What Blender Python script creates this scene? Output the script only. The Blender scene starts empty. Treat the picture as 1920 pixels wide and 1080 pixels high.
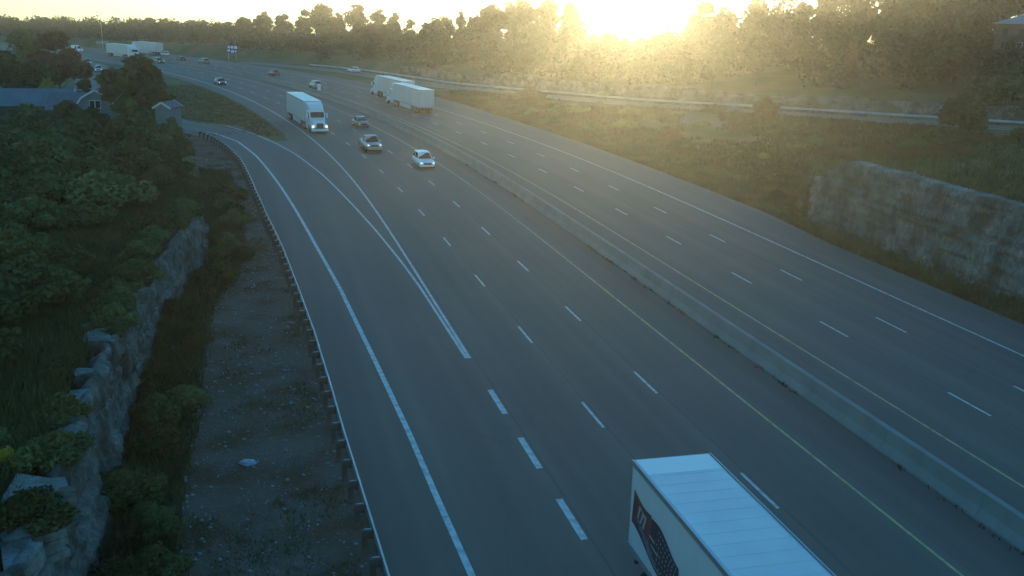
import bpy, math, random
import numpy as np
R = math.radians
sc = bpy.context.scene
C = bpy.context.collection

# ------------------------------------------------------------------ camera, sky, sun, exposure
cam_d = bpy.data.cameras.new('camera'); cam = bpy.data.objects.new('camera', cam_d); C.objects.link(cam)
CAM_H = 17.6175; F_PX = 1900.0; PITCH = math.atan((540-18.381)/F_PX); ROLL = 0.023226
cam_d.sensor_width = 36.0; cam_d.lens = 36.0*F_PX/1920.0
cam_d.clip_start = 0.5; cam_d.clip_end = 6000
from mathutils import Matrix, Vector
fw = Vector((0, math.cos(PITCH), -math.sin(PITCH))); up0 = Vector((0, math.sin(PITCH), math.cos(PITCH))); rt0 = Vector((1, 0, 0))
cr, sr = math.cos(ROLL), math.sin(ROLL)
rt = rt0*cr + up0*sr; up = up0*cr - rt0*sr
cam.matrix_world = Matrix(((rt.x, up.x, -fw.x, 0), (rt.y, up.y, -fw.y, 0), (rt.z, up.z, -fw.z, CAM_H), (0, 0, 0, 1)))
sc.camera = cam

SUN_DIR = Vector((0.1167, 0.9930, 0.0145)).normalized()      # towards the sun, in the (slightly climbing) frame of the road
TILT = R(4.2)                                                # the road climbs away: true level is tilted by this about X
# direction of the sun in the level frame
st = Vector((SUN_DIR.x, SUN_DIR.y*math.cos(TILT)-SUN_DIR.z*math.sin(TILT), SUN_DIR.y*math.sin(TILT)+SUN_DIR.z*math.cos(TILT)))
w = bpy.data.worlds.new('World'); sc.world = w; w.use_nodes = True
nt = w.node_tree; nt.nodes.clear()
tc = nt.nodes.new('ShaderNodeTexCoord'); mp = nt.nodes.new('ShaderNodeMapping'); mp.inputs['Rotation'].default_value = (TILT, 0, 0)
sky = nt.nodes.new('ShaderNodeTexSky'); sky.sky_type = 'NISHITA'; sky.sun_disc = False
sky.sun_elevation = math.asin(st.z); sky.sun_rotation = math.atan2(st.x, st.y)
sky.altitude = 100; sky.air_density = 1.5; sky.dust_density = 0.05; sky.ozone_density = 6.0
bg = nt.nodes.new('ShaderNodeBackground'); bg.inputs['Strength'].default_value = 0.15
wo = nt.nodes.new('ShaderNodeOutputWorld')
nt.links.new(tc.outputs['Generated'], mp.inputs['Vector']); nt.links.new(mp.outputs['Vector'], sky.inputs['Vector'])
tint = nt.nodes.new('ShaderNodeMix'); tint.data_type = 'RGBA'; tint.blend_type = 'MULTIPLY'; tint.inputs[0].default_value = 1.0
tint.inputs[7].default_value = (0.96, 1.0, 0.80, 1)      # the cool green cast of this evening sky
nt.links.new(sky.outputs['Color'], tint.inputs[6]); nt.links.new(tint.outputs[2], bg.inputs['Color']); nt.links.new(bg.outputs['Background'], wo.inputs['Surface'])
sd = bpy.data.lights.new('sun', 'SUN'); sd.energy = 2.4; sd.angle = R(0.53); sd.color = (1.0, 0.80, 0.38)
sun = bpy.data.objects.new('sun', sd); C.objects.link(sun)
sun.rotation_euler = (-SUN_DIR).to_track_quat('-Z', 'Y').to_euler()
sc.view_settings.view_transform = 'Standard'; sc.view_settings.look = 'None'
sc.view_settings.gamma = 1.0; sc.view_settings.use_curve_mapping = False
sc.view_settings.exposure = 2.15
sc.render.engine = 'CYCLES'
sc.cycles.max_bounces = 6; sc.cycles.diffuse_bounces = 3; sc.cycles.glossy_bounces = 2
sc.cycles.transmission_bounces = 3; sc.cycles.volume_bounces = 0; sc.cycles.transparent_max_bounces = 6
sc.cycles.use_denoising = True

rng = np.random.default_rng(7); random.seed(7)

# ------------------------------------------------------------------ road centre line (dashed line A), s along, o to the right
KN = [-60, 20, 60, 110, 170, 250, 350, 500]
KV = [-0.001112, -0.000456, 0.000175, -0.001587, -0.001418, -0.001828, -0.002234, -0.00264]
S = np.arange(-80, 760, 1.0)
k_ = np.interp(S, KN, KV)
k_ = np.where(S > 500, -0.0016, k_)
th = np.concatenate([[0], np.cumsum((k_[1:]+k_[:-1])/2)]); th += -0.236371 - np.interp(0, S, th)
CX = np.concatenate([[0], np.cumsum((np.sin(th[1:])+np.sin(th[:-1]))/2)]); CY = np.concatenate([[0], np.cumsum((np.cos(th[1:])+np.cos(th[:-1]))/2)])
CX -= np.interp(0, S, CX) - 14.58608; CY -= np.interp(0, S, CY)
def at(s, o):
    x = np.interp(s, S, CX); y = np.interp(s, S, CY); t = np.interp(s, S, th)
    return x + o*np.cos(t), y - o*np.sin(t)
def heading(s): return float(np.interp(s, S, th))            # 0 = +Y, positive to the right
def to_so(x, y):
    x = np.atleast_1d(np.asarray(x, float)); y = np.atleast_1d(np.asarray(y, float))
    i = np.argmin((CX[None]-x[:, None])**2 + (CY[None]-y[:, None])**2, axis=1)
    t = th[i]; vx = x-CX[i]; vy = y-CY[i]
    return S[i]+vx*np.sin(t)+vy*np.cos(t), vx*np.cos(t)-vy*np.sin(t)
def project(x, y, z):
    v = np.array([x, y, z-CAM_H]); d = v@np.array(fw); 
    return 960+F_PX*(v@np.array(rt))/d, 540-F_PX*(v@np.array(up))/d
def lerp(v, xs, ys): return np.interp(v, xs, ys)
def sstep(a, b, x): t = np.clip((x-a)/(b-a), 0, 1); return t*t*(3-2*t)
def oL(s): return lerp(s, [31, 48, 65, 77, 90, 101, 123, 136, 144, 152, 160, 168], [-10.8, -11.2, -11.8, -12.4, -13.2, -13.8, -14.5, -15.5, -16.4, -18.0, -7.6, -7.0]) if np.ndim(s) else float(oL(np.array([s]))[0])
def oR(s): return lerp(s, [50, 75, 87, 127, 164, 191, 211, 240, 270], [30.2, 30.4, 31.5, 31.8, 32.3, 33.6, 34.2, 32.5, 31.0])

# ------------------------------------------------------------------ materials
def mat(name, col, rough=0.8, metal=0.0, noise=None, bump=None, coat=0, emit=None, spec=None):
    m = bpy.data.materials.new(name); m.use_nodes = True
    n = m.node_tree; b = n.nodes['Principled BSDF']
    b.inputs['Base Color'].default_value = (*col, 1); b.inputs['Roughness'].default_value = rough; b.inputs['Metallic'].default_value = metal
    if spec is not None: b.inputs['Specular IOR Level'].default_value = spec
    if coat: b.inputs['Coat Weight'].default_value = coat; b.inputs['Coat Roughness'].default_value = 0.08
    if emit: b.inputs['Emission Color'].default_value = (*emit[:3], 1); b.inputs['Emission Strength'].default_value = emit[3]
    if noise:                                    # (scale, second colour, detail, lo, hi)
        t = n.nodes.new('ShaderNodeTexCoord'); x = n.nodes.new('ShaderNodeTexNoise'); r = n.nodes.new('ShaderNodeValToRGB')
        x.inputs['Scale'].default_value = noise[0]; x.inputs['Detail'].default_value = noise[2] if len(noise) > 2 else 4
        lo, hi = (noise[3], noise[4]) if len(noise) > 4 else (0.35, 0.65)
        r.color_ramp.elements[0].position = lo; r.color_ramp.elements[1].position = hi
        r.color_ramp.elements[0].color = (*col, 1); r.color_ramp.elements[1].color = (*noise[1], 1)
        n.links.new(t.outputs['Object'], x.inputs['Vector']); n.links.new(x.outputs['Fac'], r.inputs['Fac']); n.links.new(r.outputs['Color'], b.inputs['Base Color'])
    if bump:
        t = n.nodes.new('ShaderNodeTexCoord'); x = n.nodes.new('ShaderNodeTexNoise'); u = n.nodes.new('ShaderNodeBump')
        x.inputs['Scale'].default_value = bump[0]; x.inputs['Detail'].default_value = 6
        u.inputs['Strength'].default_value = bump[1]; u.inputs['Distance'].default_value = bump[2] if len(bump) > 2 else 0.02
        n.links.new(t.outputs['Object'], x.inputs['Vector']); n.links.new(x.outputs['Fac'], u.inputs['Height']); n.links.new(u.outputs['Normal'], b.inputs['Normal'])
    return m

def asphalt_mat(name, base, seams):
    """asphalt; u = metres across, v = metres along; wheel tracks, seams, patches, aggregate"""
    m = bpy.data.materials.new(name); m.use_nodes = True; n = m.node_tree; b = n.nodes['Principled BSDF']
    b.inputs['Roughness'].default_value = 0.82; b.inputs['Specular IOR Level'].default_value = 0.3
    uv = n.nodes.new('ShaderNodeUVMap'); sep = n.nodes.new('ShaderNodeSeparateXYZ'); n.links.new(uv.outputs['UV'], sep.inputs[0])
    def math_(op, a, b_=None, c=None):
        q = n.nodes.new('ShaderNodeMath'); q.operation = op
        for i, v in enumerate((a, b_, c)):
            if v is None: continue
            if isinstance(v, (int, float)): q.inputs[i].default_value = v
            else: n.links.new(v, q.inputs[i])
        return q.outputs[0]
    # long soft streaks along the travel direction
    cmb = n.nodes.new('ShaderNodeCombineXYZ'); n.links.new(math_('MULTIPLY', sep.outputs[0], 0.9), cmb.inputs[0]); n.links.new(math_('MULTIPLY', sep.outputs[1], 0.03), cmb.inputs[1])
    n1 = n.nodes.new('ShaderNodeTexNoise'); n1.inputs['Scale'].default_value = 1.0; n1.inputs['Detail'].default_value = 5; n.links.new(cmb.outputs[0], n1.inputs['Vector'])
    n2 = n.nodes.new('ShaderNodeTexNoise'); n2.inputs['Scale'].default_value = 0.12; n2.inputs['Detail'].default_value = 4; n.links.new(uv.outputs['UV'], n2.inputs['Vector'])
    n3 = n.nodes.new('ShaderNodeTexNoise'); n3.inputs['Scale'].default_value = 9.0; n3.inputs['Detail'].default_value = 4; n.links.new(uv.outputs['UV'], n3.inputs['Vector'])
    # wheel tracks: two darker bands a lane
    tr = math_('COSINE', math_('MULTIPLY', sep.outputs[0], 2*math.pi/(3.9036/2)))
    v = math_('ADD', 0.66, math_('MULTIPLY', n1.outputs['Fac'], 0.42))
    v = math_('ADD', v, math_('MULTIPLY', n2.outputs['Fac'], 0.22)); v = math_('ADD', v, math_('MULTIPLY', n3.outputs['Fac'], 0.12)); v = math_('ADD', v, math_('MULTIPLY', tr, 0.05))
    # oil drip band in the middle of each lane, broken up by noise, and dark sealed cracks
    cr_ = n.nodes.new('ShaderNodeTexVoronoi'); cr_.feature = 'DISTANCE_TO_EDGE'; cr_.inputs['Scale'].default_value = 1.0
    cb_ = n.nodes.new('ShaderNodeCombineXYZ'); wv = n.nodes.new('ShaderNodeTexNoise'); wv.inputs['Scale'].default_value = 0.6; n.links.new(uv.outputs['UV'], wv.inputs['Vector'])
    n.links.new(math_('ADD', math_('MULTIPLY', sep.outputs[0], 0.13), math_('MULTIPLY', wv.outputs['Fac'], 0.12)), cb_.inputs[0]); n.links.new(math_('ADD', math_('MULTIPLY', sep.outputs[1], 0.035), math_('MULTIPLY', wv.outputs['Fac'], 0.05)), cb_.inputs[1]); n.links.new(cb_.outputs[0], cr_.inputs['Vector'])
    v = math_('SUBTRACT', v, math_('MULTIPLY', math_('LESS_THAN', cr_.outputs['Distance'], 0.003), 0.06))
    oil = math_('MULTIPLY', math_('POWER', math_('MULTIPLY', math_('ADD', math_('COSINE', math_('MULTIPLY', math_('SUBTRACT', sep.outputs[0], 3.9036/2), 2*math.pi/3.9036)), 1.0), 0.5), 8.0), math_('MULTIPLY', n1.outputs['Fac'], 0.30))
    v = math_('SUBTRACT', v, oil)
    for c, wd, dk in seams:
        d = math_('ABSOLUTE', math_('SUBTRACT', sep.outputs[0], c))
        ins = math_('LESS_THAN', d, wd); v = math_('SUBTRACT', v, math_('MULTIPLY', ins, dk))
    mx = n.nodes.new('ShaderNodeVectorMath'); mx.operation = 'SCALE'; mx.inputs[0].default_value = base; n.links.new(v, mx.inputs['Scale'])
    n.links.new(mx.outputs[0], b.inputs['Base Color'])
    bu = n.nodes.new('ShaderNodeBump'); bu.inputs['Strength'].default_value = 0.3; bu.inputs['Distance'].default_value = 0.01
    n4 = n.nodes.new('ShaderNodeTexNoise'); n4.inputs['Scale'].default_value = 30.0; n.links.new(uv.outputs['UV'], n4.inputs['Vector'])
    n.links.new(n4.outputs['Fac'], bu.inputs['Height']); n.links.new(bu.outputs['Normal'], b.inputs['Normal'])
    return m

def leaf_mat(name, a, b_, scale=0.35, trans=0.16):
    m = bpy.data.materials.new(name); m.use_nodes = True; n = m.node_tree; n.nodes.remove(n.nodes['Principled BSDF'])
    out = n.nodes['Material Output']
    geo = n.nodes.new('ShaderNodeNewGeometry'); ns = n.nodes.new('ShaderNodeTexNoise'); ns.inputs['Scale'].default_value = scale; ns.inputs['Detail'].default_value = 5
    rmp = n.nodes.new('ShaderNodeValToRGB'); rmp.color_ramp.elements[0].position = 0.33; rmp.color_ramp.elements[1].position = 0.68
    rmp.color_ramp.elements[0].color = (*a, 1); rmp.color_ramp.elements[1].color = (*b_, 1)
    oi = n.nodes.new('ShaderNodeObjectInfo'); hsv = n.nodes.new('ShaderNodeHueSaturation')
    m1 = n.nodes.new('ShaderNodeMapRange'); m1.inputs['To Min'].default_value = 0.47; m1.inputs['To Max'].default_value = 0.525
    m2 = n.nodes.new('ShaderNodeMapRange'); m2.inputs['To Min'].default_value = 0.65; m2.inputs['To Max'].default_value = 1.3
    m3 = n.nodes.new('ShaderNodeMath'); m3.operation = 'FRACT'; m4 = n.nodes.new('ShaderNodeMath'); m4.operation = 'MULTIPLY'; m4.inputs[1].default_value = 7.31
    n.links.new(geo.outputs['Position'], ns.inputs['Vector']); n.links.new(ns.outputs['Fac'], rmp.inputs['Fac']); n.links.new(rmp.outputs['Color'], hsv.inputs['Color'])
    n.links.new(oi.outputs['Random'], m1.inputs['Value']); n.links.new(m1.outputs[0], hsv.inputs['Hue'])
    n.links.new(oi.outputs['Random'], m4.inputs[0]); n.links.new(m4.outputs[0], m3.inputs[0]); n.links.new(m3.outputs[0], m2.inputs['Value']); n.links.new(m2.outputs[0], hsv.inputs['Value'])
    d = n.nodes.new('ShaderNodeBsdfDiffuse'); t = n.nodes.new('ShaderNodeBsdfTranslucent'); mx = n.nodes.new('ShaderNodeMixShader'); mx.inputs[0].default_value = trans
    n.links.new(hsv.outputs['Color'], d.inputs['Color']); n.links.new(hsv.outputs['Color'], t.inputs['Color'])
    n.links.new(d.outputs[0], mx.inputs[1]); n.links.new(t.outputs[0], mx.inputs[2]); n.links.new(mx.outputs[0], out.inputs['Surface'])
    return m

def ground_mat(name):
    """soil: 'kind' attribute 0 = grass, 1 = stony ditch, 2 = bare limestone shelf"""
    m = bpy.data.materials.new(name); m.use_nodes = True; n = m.node_tree; b = n.nodes['Principled BSDF']; b.inputs['Roughness'].default_value = 0.95
    b.inputs['Specular IOR Level'].default_value = 0.1
    geo = n.nodes.new('ShaderNodeNewGeometry')
    def noise(sc_, det=5):
        x = n.nodes.new('ShaderNodeTexNoise'); x.inputs['Scale'].default_value = sc_; x.inputs['Detail'].default_value = det; n.links.new(geo.outputs['Position'], x.inputs['Vector']); return x.outputs['Fac']
    def ramp(fac, stops):
        r = n.nodes.new('ShaderNodeValToRGB'); e = r.color_ramp.elements
        while len(e) < len(stops): e.new(0.5)
        for i, (p, c) in enumerate(stops): e[i].position = p; e[i].color = (*c, 1)
        n.links.new(fac, r.inputs['Fac']); return r.outputs['Color']
    def mixc(f, a, b_):
        x = n.nodes.new('ShaderNodeMix'); x.data_type = 'RGBA'; n.links.new(f, x.inputs[0]); n.links.new(a, x.inputs[6]); n.links.new(b_, x.inputs[7]); return x.outputs[2]
    grass = ramp(noise(0.09, 8), [(0.3, (0.06, 0.075, 0.03)), (0.46, (0.10, 0.11, 0.04)), (0.56, (0.15, 0.115, 0.055)), (0.7, (0.18, 0.13, 0.08))])
    gravel = ramp(noise(0.45, 8), [(0.36, (0.10, 0.060, 0.034)), (0.46, (0.125, 0.085, 0.060)), (0.62, (0.15, 0.108, 0.085))])
    speck = ramp(noise(9.0, 3), [(0.62, (0.0, 0.0, 0.0)), (0.74, (0.22, 0.22, 0.22))])
    add = n.nodes.new('ShaderNodeMix'); add.data_type = 'RGBA'; add.blend_type = 'ADD'; add.inputs[0].default_value = 0.5; n.links.new(gravel, add.inputs[6]); n.links.new(speck, add.inputs[7])
    at_ = n.nodes.new('ShaderNodeAttribute'); at_.attribute_name = 'soil'
    mr = n.nodes.new('ShaderNodeMath'); mr.operation = 'ADD'; wob = n.nodes.new('ShaderNodeMapRange'); wob.inputs['To Min'].default_value = -0.8; wob.inputs['To Max'].default_value = 0.8
    n.links.new(noise(0.5, 6), wob.inputs['Value']); n.links.new(at_.outputs['Fac'], mr.inputs[0]); n.links.new(wob.outputs[0], mr.inputs[1])
    f1 = n.nodes.new('ShaderNodeMapRange'); f1.inputs['From Min'].default_value = 0.42; f1.inputs['From Max'].default_value = 0.58; n.links.new(mr.outputs[0], f1.inputs['Value'])
    n.links.new(mixc(f1.outputs[0], grass, add.outputs[2]), b.inputs['Base Color'])
    bu = n.nodes.new('ShaderNodeBump'); bu.inputs['Strength'].default_value = 0.8; bu.inputs['Distance'].default_value = 0.12
    n.links.new(noise(3.0, 8), bu.inputs['Height']); n.links.new(bu.outputs['Normal'], b.inputs['Normal'])
    return m

def rock_mat(name, a, b_, c):
    m = bpy.data.materials.new(name); m.use_nodes = True; n = m.node_tree; p = n.nodes['Principled BSDF']; p.inputs['Roughness'].default_value = 0.9
    geo = n.nodes.new('ShaderNodeNewGeometry'); mpg = n.nodes.new('ShaderNodeMapping'); mpg.inputs['Scale'].default_value = (2.2, 2.2, 1.3)
    n.links.new(geo.outputs['Position'], mpg.inputs['Vector'])
    x = n.nodes.new('ShaderNodeTexNoise'); x.inputs['Scale'].default_value = 1.1; x.inputs['Detail'].default_value = 12; x.inputs['Roughness'].default_value = 0.78; n.links.new(mpg.outputs[0], x.inputs['Vector'])
    r = n.nodes.new('ShaderNodeValToRGB'); r.color_ramp.elements.new(0.5)
    for e, (q, cc) in zip(r.color_ramp.elements, ((0.33, a), (0.5, b_), (0.66, c))): e.position = q; e.color = (*cc, 1)
    n.links.new(x.outputs['Fac'], r.inputs['Fac']); n.links.new(r.outputs['Color'], p.inputs['Base Color'])
    big = n.nodes.new('ShaderNodeTexNoise'); big.inputs['Scale'].default_value = 0.55; big.inputs['Detail'].default_value = 7; n.links.new(geo.outputs['Position'], big.inputs['Vector'])
    br = n.nodes.new('ShaderNodeValToRGB'); br.color_ramp.elements[0].position = 0.36; br.color_ramp.elements[1].position = 0.62; br.color_ramp.elements[0].color = (0.42, 0.45, 0.36, 1); br.color_ramp.elements[1].color = (1.15, 1.12, 1.08, 1)
    bm_ = n.nodes.new('ShaderNodeMix'); bm_.data_type = 'RGBA'; bm_.blend_type = 'MULTIPLY'; bm_.inputs[0].default_value = 1.0
    n.links.new(big.outputs['Fac'], br.inputs['Fac']); n.links.new(r.outputs['Color'], bm_.inputs[6]); n.links.new(br.outputs['Color'], bm_.inputs[7]); n.links.new(bm_.outputs[2], p.inputs['Base Color'])
    y = n.nodes.new('ShaderNodeTexNoise'); y.inputs['Scale'].default_value = 4; y.inputs['Detail'].default_value = 8; n.links.new(geo.outputs['Position'], y.inputs['Vector'])
    bu = n.nodes.new('ShaderNodeBump'); bu.inputs['Strength'].default_value = 0.9; bu.inputs['Distance'].default_value = 0.08; n.links.new(y.outputs['Fac'], bu.inputs['Height']); n.links.new(bu.outputs['Normal'], p.inputs['Normal'])
    return m

LW = 3.9036
O_A, O_B, O_Y1, O_M, O_Y2 = 0.0, LW, 2*LW-0.20, -LW+0.03, 14.35
O_C, O_D, O_E = O_Y2+LW-0.127, O_Y2+2*LW-0.127, O_Y2+3*LW-0.127
seams = [(o+d, 0.05, 0.20) for o, d in ((O_A, .18), (O_B, .2), (O_C, .2), (O_D, .22), (O_M, .25))] + [(O_Y1+.5, 0.04, .12)]
M = dict(
    asphalt=asphalt_mat('asphalt', (0.158, 0.118, 0.098), seams),
    asphalt_side=asphalt_mat('asphalt_side', (0.15, 0.125, 0.11), []),
    white_line=mat('white_line_paint', (0.56, 0.57, 0.57), 0.6, noise=(2.6, (0.26, 0.27, 0.27), 10, 0.42, 0.74)),
    yellow_line=mat('yellow_line_paint', (0.52, 0.42, 0.16), 0.6, noise=(2.3, (0.22, 0.19, 0.11), 10, 0.40, 0.72)),
    concrete=mat('concrete', (0.25, 0.245, 0.225), 0.9, noise=(0.7, (0.205, 0.20, 0.185), 8), bump=(6, .3)),
    steel=mat('galvanised_steel', (0.50, 0.52, 0.54), 0.45, 0.6, noise=(0.8, (0.40, 0.42, 0.44), 4)),
    wood=mat('weathered_post_wood', (0.07, 0.055, 0.045), 0.95, noise=(3, (0.11, 0.095, 0.085), 4)),
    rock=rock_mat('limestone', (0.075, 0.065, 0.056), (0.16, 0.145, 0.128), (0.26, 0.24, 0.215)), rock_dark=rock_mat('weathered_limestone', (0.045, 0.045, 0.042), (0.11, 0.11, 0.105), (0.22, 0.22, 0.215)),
    ledge=rock_mat('pale_limestone', (0.09, 0.095, 0.09), (0.18, 0.185, 0.18), (0.28, 0.285, 0.28)),
    ground=ground_mat('ground_soil'),
    leaf_dark=leaf_mat('leaves_dark', (0.052, 0.066, 0.030), (0.105, 0.125, 0.055)),
    leaf_mid=leaf_mat('leaves_mid', (0.070, 0.092, 0.038), (0.135, 0.160, 0.068)),
    leaf_light=leaf_mat('leaves_light', (0.085, 0.105, 0.042), (0.155, 0.175, 0.075)),
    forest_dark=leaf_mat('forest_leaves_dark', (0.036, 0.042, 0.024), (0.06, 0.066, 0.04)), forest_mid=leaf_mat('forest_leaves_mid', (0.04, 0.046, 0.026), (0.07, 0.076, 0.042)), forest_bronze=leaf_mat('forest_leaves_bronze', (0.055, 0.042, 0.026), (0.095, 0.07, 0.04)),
    leaf_bronze=leaf_mat('leaves_bronze', (0.085, 0.06, 0.032), (0.15, 0.10, 0.045)),
    leaf_yellow=leaf_mat('leaves_yellow', (0.28, 0.26, 0.05), (0.40, 0.36, 0.07)),
    goldenrod=leaf_mat('goldenrod_blooms', (0.22, 0.19, 0.03), (0.32, 0.27, 0.05)),
    dry=leaf_mat('dry_grass', (0.085, 0.075, 0.035), (0.16, 0.12, 0.06)),
    bark=mat('bark', (0.07, 0.06, 0.05), 0.95, noise=(4, (0.11, 0.1, 0.09), 5)),
    bare=mat('bare_wood', (0.30, 0.27, 0.24), 0.9, noise=(3, (0.22, 0.2, 0.18), 4)),
    glass=mat('dark_glass', (0.012, 0.016, 0.02), 0.06, spec=0.6),
    tyre=mat('tyre_rubber', (0.02, 0.02, 0.02), 0.85), rim=mat('rim_metal', (0.45, 0.46, 0.48), 0.35, 0.8),
    black=mat('black_plastic', (0.02, 0.021, 0.023), 0.55), chassis=mat('chassis_grey', (0.05, 0.05, 0.055), 0.7),
    lamp_on=mat('lit_headlamp', (0.9, 0.9, 0.9), 0.2, emit=(0.85, 0.95, 1.0, 0.4)), lens=mat('clear_lens', (0.55, 0.57, 0.6), 0.15),
    tail=mat('red_tail_lens', (0.30, 0.015, 0.012), 0.25), tail_on=mat('lit_tail_lens', (0.4, 0.02, 0.02), 0.25, emit=(1.0, 0.06, 0.03, 0.12)),
    amber=mat('amber_lens', (0.5, 0.18, 0.02), 0.3),
    white=mat('white_paint', (0.72, 0.73, 0.74), 0.32, coat=0.5), silver=mat('silver_paint', (0.36, 0.37, 0.39), 0.3, 0.6, coat=0.5),
    dark=mat('dark_grey_paint', (0.035, 0.037, 0.042), 0.3, 0.3, coat=0.5), grey=mat('grey_paint', (0.14, 0.15, 0.16), 0.3, 0.4, coat=0.5),
    blue=mat('blue_paint', (0.04, 0.07, 0.14), 0.3, 0.3, coat=0.5), red=mat('red_paint', (0.22, 0.02, 0.02), 0.3, 0.1, coat=0.5),
    trailer=mat('trailer_white_panel', (0.60, 0.61, 0.62), 0.42, noise=(0.35, (0.54, 0.555, 0.57), 5)),
    trailer_roof=mat('trailer_roof_skin', (0.66, 0.68, 0.70), 0.3, noise=(0.6, (0.58, 0.60, 0.62), 5)),
    alu=mat('aluminium_rail', (0.42, 0.43, 0.45), 0.35, 0.7),
    flag_red=mat('flag_red_print', (0.11, 0.03, 0.035), 0.5, noise=(2.2, (0.16, 0.03, 0.04), 4)), flag_navy=mat('flag_navy_print', (0.02, 0.024, 0.045), 0.5), flag_white=mat('flag_white_print', (0.42, 0.42, 0.45), 0.5, noise=(2.5, (0.28, 0.30, 0.34), 3)),
    siding=mat('blue_siding', (0.17, 0.22, 0.24), 0.8, noise=(1.2, (0.14, 0.18, 0.20), 4)), trim=mat('white_trim', (0.60, 0.61, 0.60), 0.6),
    siding_grey=mat('grey_siding', (0.20, 0.22, 0.225), 0.8, noise=(1.2, (0.16, 0.18, 0.185), 4)),
    shingle=mat('grey_shingles', (0.09, 0.10, 0.13), 0.9, noise=(2.5, (0.13, 0.14, 0.17), 6), bump=(8, .3)),
    metal_roof=mat('blue_grey_metal_roof', (0.14, 0.17, 0.19), 0.45, 0.3, noise=(0.5, (0.10, 0.13, 0.15), 5)),
    brown_wall=mat('brown_wall', (0.10, 0.075, 0.07), 0.85, noise=(1.5, (0.07, 0.055, 0.05), 4)),
    window=mat('window_glass', (0.02, 0.025, 0.03), 0.08), sign_blue=mat('sign_blue', (0.03, 0.07, 0.30), 0.5), sign_white=mat('sign_white', (0.7, 0.7, 0.7), 0.5),
    sign_back=mat('sign_back_aluminium', (0.22, 0.28, 0.33), 0.5, 0.4), orange=mat('orange_marker', (0.5, 0.16, 0.06), 0.6), plastic=mat('pale_plastic_bag', (0.36, 0.40, 0.43), 0.5, noise=(6, (0.22, 0.26, 0.3), 3)),
    stone=mat('field_stone', (0.20, 0.20, 0.205), 0.9, noise=(3, (0.30, 0.30, 0.31), 5)),
)

# ------------------------------------------------------------------ object helpers
def tag(o, label=None, cat=None, group=None, kind=None):
    if label: o['label'] = label
    if cat: o['category'] = cat
    if group: o['group'] = group
    if kind: o['kind'] = kind
    return o
def link(name, mesh, parent=None):
    o = bpy.data.objects.new(name, mesh); C.objects.link(o)
    if parent is not None: o.parent = parent
    return o
def thing(name, label, cat, loc=(0, 0, 0), rotz=0, group=None):
    o = bpy.data.objects.new(name, None); C.objects.link(o); o.empty_display_size = 0.3
    o.location = loc; o.rotation_euler = (0, 0, rotz)
    return tag(o, label, cat, group)
class MB:
    def __init__(s): s.v = []; s.f = []; s.m = []
    def quad(s, *p, m=0):
        n = len(s.v); s.v += [tuple(q) for q in p]; s.f.append(tuple(range(n, n+len(p)))); s.m.append(m); return s
    def box(s, x0, x1, y0, y1, z0, z1, m=0, tx=0, ty=0):
        """tx, ty: inset of the top"""
        n = len(s.v)
        s.v += [(x0, y0, z0), (x1, y0, z0), (x1, y1, z0), (x0, y1, z0), (x0+tx, y0+ty, z1), (x1-tx, y0+ty, z1), (x1-tx, y1-ty, z1), (x0+tx, y1-ty, z1)]
        for f in ((0, 3, 2, 1), (4, 5, 6, 7), (0, 1, 5, 4), (1, 2, 6, 5), (2, 3, 7, 6), (3, 0, 4, 7)): s.f.append(tuple(n+i for i in f)); s.m.append(m)
        return s
    def cyl(s, p0, p1, r0, r1=None, n=12, m=0, caps=True):
        r1 = r0 if r1 is None else r1; p0 = Vector(p0); p1 = Vector(p1); d = (p1-p0).normalized()
        a = d.orthogonal().normalized(); b = d.cross(a); k = len(s.v)
        for p, r in ((p0, r0), (p1, r1)):
            for i in range(n):
                t = 2*math.pi*i/n; s.v.append(tuple(p+a*math.cos(t)*r+b*math.sin(t)*r))
        for i in range(n): s.f.append((k+i, k+(i+1) % n, k+n+(i+1) % n, k+n+i)); s.m.append(m)
        if caps: s.f.append(tuple(k+i for i in range(n))[::-1]); s.f.append(tuple(k+n+i for i in range(n))); s.m += [m, m]
        return s
    def loft(s, rings, m=0, caps=True, closed=True):
        k = len(s.v); n = len(rings[0])
        for r in rings: s.v += [tuple(q) for q in r]
        for j in range(len(rings)-1):
            for i in range(n if closed else n-1):
                s.f.append((k+j*n+i, k+j*n+(i+1) % n, k+(j+1)*n+(i+1) % n, k+(j+1)*n+i)); s.m.append(m)
        if caps: s.f.append(tuple(k+i for i in range(n))[::-1]); s.f.append(tuple(k+(len(rings)-1)*n+i for i in range(n))); s.m += [m, m]
        return s
    def mesh(s, name, mats, smooth=False):
        me = bpy.data.meshes.new(name); me.from_pydata(s.v, [], s.f)
        for q in (mats if isinstance(mats, (list, tuple)) else [mats]): me.materials.append(q)
        if any(s.m): me.polygons.foreach_set('material_index', s.m)
        if smooth: me.polygons.foreach_set('use_smooth', [True]*len(s.f))
        me.update(); return me
    def obj(s, name, mats, parent=None, smooth=False): return link(name, s.mesh(name, mats, smooth), parent)
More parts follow.
